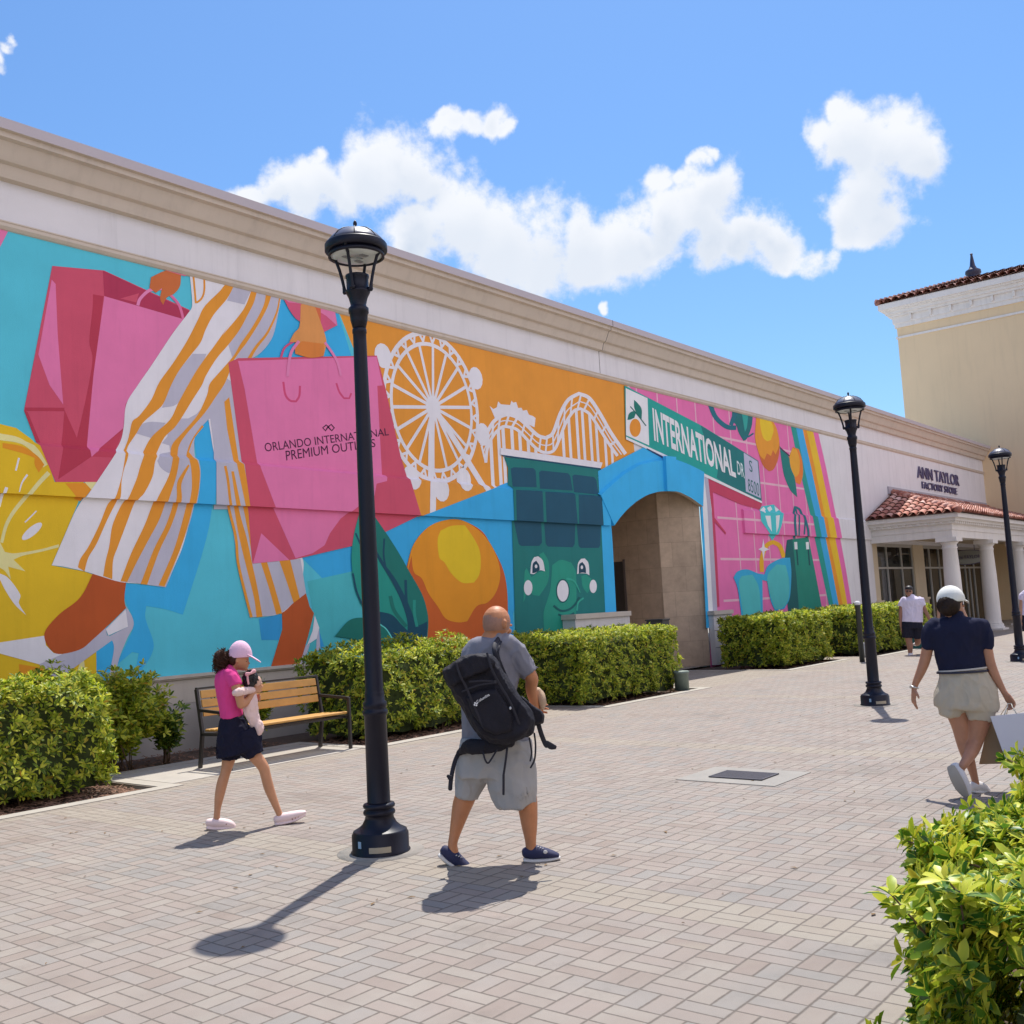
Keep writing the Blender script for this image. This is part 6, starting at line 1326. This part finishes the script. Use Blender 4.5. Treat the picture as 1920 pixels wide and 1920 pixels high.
tb = thing('paper_bag', 'small tan bag held in front of the bald man', 'bag', Mf.p(1400,1200,.12)); b = MB(); Mf.loft(b, [(1372,1100,26,60,.12),(1400,1170,52,90,.13),(1414,1240,50,95,.13),(1418,1300,36,70,.13)], cloth_m('tan_bag', (.50,.36,.25))); remeshed(b, 'bag_body', tb, .008, 2, fold=0.0116, fscale=16)

# ---------------- woman with shopping bags
Wf = Fig(1660,1060,4.173,(8.49,2.47)); wt = thing('person', 'woman seen from behind in navy blouse, beige shorts and white cap carrying shopping bags', 'person', (8.49,2.47,0))
SKW = skin_m('skin_woman', (.47,.225,.135)); b = MB()
Wf.ell(b, 515,285,82,112,92,SKW, dd=.01); Wf.ell(b, 560,345,48,46,60,SKW, dd=.04); Wf.ell(b, 612,318,10,12,12,SKW, dd=.07); Wf.ell(b, 590,300,10,22,10,SKW, dd=-.02)
Wf.loft(b, [(518,350,48,50),(525,400,52,52),(535,440,90,70)], SKW)
Wf.loft(b, [(562,500,120,70),(565,560,150,85),(590,720,155,90),(610,850,170,100),(628,980,200,110),(630,1060,190,110)], SKW, flat=(False,True))
for st in ([(362,510,42,42),(340,600,44,44),(312,735,42,42),(278,830,36,36),(240,915,27,26),(226,962,22,20)], [(758,510,42,42),(784,600,44,44),(812,745,42,42),(858,860,35,35),(912,960,25,24),(938,1005,22,20)],
           [(545,1110,84,80),(562,1160,80,78),(590,1260,68,68),(612,1385,54,55),(640,1480,48,50),(678,1590,34,36,.02),(702,1680,27,29,.03),(712,1725,29,32,.03)],
           [(730,1110,88,86),(735,1180,88,86),(722,1280,74,74),(700,1385,58,60,-.02),(672,1460,50,52,-.09),(632,1530,37,38,-.18),(598,1578,29,30,-.23)],
           [(712,1735,27,30,.03),(750,1748,20,28,.08)], [(590,1600,26,26,-.23),(600,1660,26,22,-.22)]): Wf.loft(b, st, SKW)
w_ = Wf.p(226,962); hand(b, w_, Wf.p(216,1110,-.01)-w_, Wf.right*.9+Wf.fw*.35, .178, [28,34,42,50], SKW, side=1, spread=9, thumb=50)
w_ = Wf.p(938,1005); hand(b, w_, Wf.p(985,1075)-w_, Wf.right*-.6-Wf.fw*.6, .17, [100,104,106,108], SKW, side=-1, spread=3, thumb=20)
remeshed(b, 'body', wt, .0065, 4)
BLS = cloth_m('blouse_navy', (.016,.018,.045)); b = MB()
Wf.loft(b, [(548,402,66,60),(550,425,150,82),(556,455,214,104),(562,490,238,114),(566,540,222,118),(572,620,190,116),(588,720,178,108),(602,818,170,108)], BLS, flat=(False,True), n=22)
Wf.loft(b, [(395,475,66,72),(352,530,68,66),(334,590,60,58),(335,658,51,50)], BLS, flat=(False,True)); Wf.loft(b, [(722,475,66,72),(768,530,66,66),(788,590,58,58),(786,652,49,50)], BLS, flat=(False,True))
remeshed(b, 'blouse', wt, .009, 2, fold=0.0145, fscale=9)
KH = cloth_m('shorts_beige', (.53,.46,.36)); b = MB()
Wf.loft(b, [(603,818,172,110),(615,880,188,120),(628,980,226,134),(632,1080,232,136),(632,1120,228,132)], KH, flat=(True,True), n=22); Wf.loft(b, [(530,1060,130,118),(520,1130,100,104),(522,1178,86,95)], KH, flat=(True,True)); Wf.loft(b, [(738,1060,128,120),(740,1150,108,108),(736,1208,98,100)], KH, flat=(True,True))
remeshed(b, 'shorts', wt, .009, 2, fold=0.0159, fscale=9)
b = MB(); BT = mat('belt_navy', (.02,.018,.04), .5); Wf.loft(b, [(604,822,190,122),(606,838,192,124)], BT, flat=(True,True), n=26); b.build('belt', wt); b = MB(); Wf.loft(b, [(601,806,182,117),(603,818,186,119)], cloth_m('belt_stripe', (.55,.5,.45)), flat=(True,True), n=26); b.build('waistband', wt)
CW = cloth_m('cap_white', (.78,.77,.72)); b = MB(); Wf.dome(b, 512,272,106,116,108,CW,dd=.01); cpo = remeshed(b, 'cap', wt, .006, 2)
b = MB(); Wf.loft(b, [(585,258,8,70,.03),(615,270,7,58,.07),(640,288,4,26,.10)], CW); b.build('brim', cpo)
HW = mat('hair_dark', (.024,.013,.009), .6, var=.4, vscale=40, spec=.22); b = MB(); Wf.ell(b, 498,312,84,84,72,HW, dd=-.045); Wf.ell(b, 508,278,88,52,88,HW, dd=-.005); Wf.ell(b, 480,340,60,52,58,HW, dd=-.06)
for k in range(170):
    a0_ = g.uniform(0,6.28); r_a = g.uniform(.6,1.03); Wf.tube(b, [(492+84*r_a*math.cos(a0_+t*.16), 315+80*r_a*math.sin(a0_+t*.16), -.05-.062*math.sqrt(max(0,1.06-r_a**2))) for t in range(7)], g.uniform(2.5,5.5), HW, 5)
o = b.build('hair', wt)
b = MB(); WT_ = mat('watch_silver', (.6,.58,.55), .35, metal=.6); c_ = Wf.p(228,952); ax = (Wf.p(226,962)-Wf.p(240,915)).normalized(); A_ = ax.orthogonal().normalized(); B_ = ax.cross(A_)
b.tube([c_+(A_*math.cos(t)+B_*math.sin(t))*.027 for t in [2*math.pi*k/20 for k in range(20)]], .008, WT_, 8, closed=True); b.ell(c_-Wf.right*.027, (.010,.012,.012), WT_, 10); b.build('watch', wt)
SHW = mat('slipon_white', (.72,.69,.69), .7, bump=.2); SLG = mat('sole_grey', (.42,.37,.31), .7)
b = MB(); Wf.loft(b, [(690,1728,38,38,.02),(730,1730,42,42,.06),(775,1745,32,40,.11),(802,1755,18,28,.15)], SHW); Wf.loft(b, [(682,1768,10,38,.02),(740,1770,10,42,.06),(806,1768,9,32,.15)], SLG); o = remeshed(b, 'shoe', wt, .006, 2)
b = MB(); Wf.loft(b, [(548,1582,44,36,-.22),(575,1640,50,42,-.245),(612,1720,48,42,-.25),(640,1790,34,34,-.25)], SHW); o = remeshed(b, 'shoe', wt, .006, 2)
b = MB(); Wf.loft(b, [(518,1590,34,9,-.275),(545,1650,42,9,-.295),(585,1730,42,9,-.30),(628,1798,26,9,-.29)], SLG); remeshed(b, 'sole', o, .005, 1)
def carry_bag(name, label, quad, d0, d1, m, hm, hands):
    t = thing(name, label, 'shopping bag', Wf.p(quad[3][0], quad[3][1], d0)); b = MB()
    F_ = [Wf.p(x, y, d0) for x, y in quad]; K_ = [Wf.p(x+4, y-3, d1) for x, y in quad]; e = .0015
    TL, TR, BR, BL2 = F_; TL2, TR2, BR2, BL3 = K_
    mid = lambda a, c: (a+c)/2
    gl, gr = mid(TL,TL2)+(TR-TL).normalized()*.02, mid(TR,TR2)-(TR-TL).normalized()*.02; hl, hr = mid(BL2,BL3), mid(BR,BR2)
    b.add([TL,TR,BR,BL2], [(0,1,2,3)], m); b.add([TL2,TR2,BR2,BL3], [(3,2,1,0)], m); b.add([BL2,BR,BR2,BL3], [(0,1,2,3)], m)
    b.add([TL,gl,hl,BL2], [(0,1,2,3)], m); b.add([gl,TL2,BL3,hl], [(0,1,2,3)], m); b.add([TR,gr,hr,BR], [(3,2,1,0)], m); b.add([gr,TR2,BR2,hr], [(3,2,1,0)], m)
    o = b.build('bag_body', t); s_ = o.modifiers.new('t', 'SOLIDIFY'); s_.thickness = .002
    for (a0_, a1_, dd) in hands:
        A_, B_ = (TL.lerp(TR,a0_), TL.lerp(TR,a1_)) if dd == 0 else (TL2.lerp(TR2,a0_), TL2.lerp(TR2,a1_)); H = Wf.p(972,1082,(d0+d1)/2)
        b = MB(); P_ = [A_, A_.lerp(H,.55)+Vector((0,0,.01)), H-Wf.right*.012, H+Wf.right*.012, B_.lerp(H,.55)+Vector((0,0,.01)), B_]; b.tube(P_, .003, hm, 6); b.build('handle', t)
    return t
carry_bag('shopping_bag', 'white paper shopping bag hanging from the right hand of the woman', [(822,1182),(1150,1150),(1165,1500),(940,1512)], -.12, .02, mat('paper_white', (.70,.69,.76), .6), mat('cord_white', (.7,.68,.6), .7), [(.33,.62,0),(.33,.62,1)])
carry_bag('shopping_bag', 'brown paper shopping bag behind the white one, by the leg of the woman', [(815,1205),(1010,1198),(1120,1545),(735,1555)], .05, .17, mat('paper_brown', (.33,.23,.13), .7), mat('cord_brown', (.4,.3,.18), .7), [(.35,.65,0)])

# ---------------- people farther off
def far_person(ax, ay, dx, dy, label, shirt, short, skin, hair, arm='out', facing=1, glasses=True):
    A = on_z(ax, ay, 0); f = Fig(1540,1000,5.0526,(A.x, A.y)); t = thing('person', label, 'person', (A.x, A.y, 0)); k = lambda L: [tuple([q[0]+dx, q[1]+dy]+list(q[2:])) for q in L]; b = MB()
    f.ell(b, 828+dx,548+dy,34,46,38,skin); f.ell(b, 828+dx,572+dy,24,22,26,skin,dd=-.02); f.ell(b, 824+dx,558+dy,6,8,8,skin,dd=-.1)
    for st in ([(835,580,20,20),(850,610,30,26)], [(858,655,60,38),(860,720,78,42),(862,830,84,44)], [(775,640,24,24),(758,690,20,20),(750,780,17,17),(752,850,13,13),(754,885,12,9)],
               [(945,640,24,24),(966,690,20,20),(1000,765,17,17),(1034,828,13,13),(1046,846,12,9)] if arm == 'out' else [(945,640,24,24),(962,700,20,20),(968,780,17,17),(962,850,13,13)],
               [(820,880,36,36),(822,970,34,34),(832,1030,29,30),(840,1080,27,28),(843,1145,17,18)], [(900,880,34,34,.04),(908,980,30,30,.09),(915,1030,28,28,.15),(905,1045,22,24,.3)]): f.loft(b, k(st), skin)
    w_ = f.p(754+dx,885+dy); hand(b, w_, (0,0,-1), f.right, .18, 30, skin, side=1)
    if arm == 'out': w_ = f.p(1046+dx,846+dy); hand(b, w_, f.right*.5+Vector((0,0,-.8)), -f.right, .18, 50, skin, side=1)
    remeshed(b, 'body', t, .009, 3)
    b = MB(); f.loft(b, k([(856,598,32,28),(857,610,62,36),(858,624,96,44),(860,640,112,50),(860,710,98,50),(862,785,92,48),(862,840,96,50)]), shirt, flat=(False,True)); f.loft(b, k([(790,630,34,34),(764,660,31,31),(752,692,28,28)]), shirt, flat=(False,True)); f.loft(b, k([(925,630,34,34),(952,660,31,31),(970,688,28,28)]), shirt, flat=(False,True)); remeshed(b, 'shirt', t, .012, 2, fold=0.0145)
    b = MB(); f.loft(b, k([(862,838,94,50),(862,900,98,54)]), short, flat=(True,True)); f.loft(b, k([(818,890,56,52),(820,990,52,50)]), short, flat=(True,True)); f.loft(b, k([(906,890,56,54,.05),(908,992,52,54,.09)]), short, flat=(True,True)); remeshed(b, 'shorts', t, .012, 2, fold=0.0145)
    b = MB(); f.ell(b, 830+dx,524+dy,37,30,42,hair,dd=.01); f.ell(b, 838+dx,540+dy,32,36,36,hair,dd=.03); b.build('hair', t)
    b = MB()
    if glasses: f.ell(b, 816+dx,548+dy,12,8,5,eyeD,dd=-.097); f.ell(b, 842+dx,548+dy,12,8,5,eyeD,dd=-.092); f.tube(b, [(806+dx,546+dy,-.095),(828+dx,545+dy,-.102),(852+dx,546+dy,-.088)], 2, eyeD); b.build('sunglasses', t)
    else: f.ell(b, 816+dx,548+dy,4,4,4,eyeD,dd=-.095); f.ell(b, 840+dx,548+dy,4,4,4,eyeD,dd=-.093); b.build('eye', t)
    for st in ([(850,1140,18,22,.03),(838,1155,20,24,-.03),(830,1162,13,20,-.1)], [(905,1048,16,20,.35),(895,1050,18,22,.30),(880,1052,12,18,.25)]): b = MB(); f.loft(b, k(st), SHW); b.build('shoe', t)
    return t
LAV = cloth_m('tee_white', (.72,.66,.80)); BKS = cloth_m('shorts_black', (.02,.02,.032)); SKB = skin_m('skin_brown', (.34,.17,.11)); HB = mat('hair_black', (.015,.012,.012), .5)
far_person(1706,1228,0,0,'man in white t-shirt, black shorts and sunglasses walking toward the camera in the distance', LAV, BKS, SKB, HB)
far_person(1782,1226,362,14,'person in dark clothes holding the distant man by the hand, behind the woman', BKS, BKS, skin_m('skin_tan', (.48,.27,.18)), HB, glasses=False)
far_person(1934,1212,1142,-60,'person in white shirt at the right edge, just beyond the farthest lamp post', LAV, BKS, skin_m('skin_tan', (0,0,0)), HB, arm='down', glasses=False)
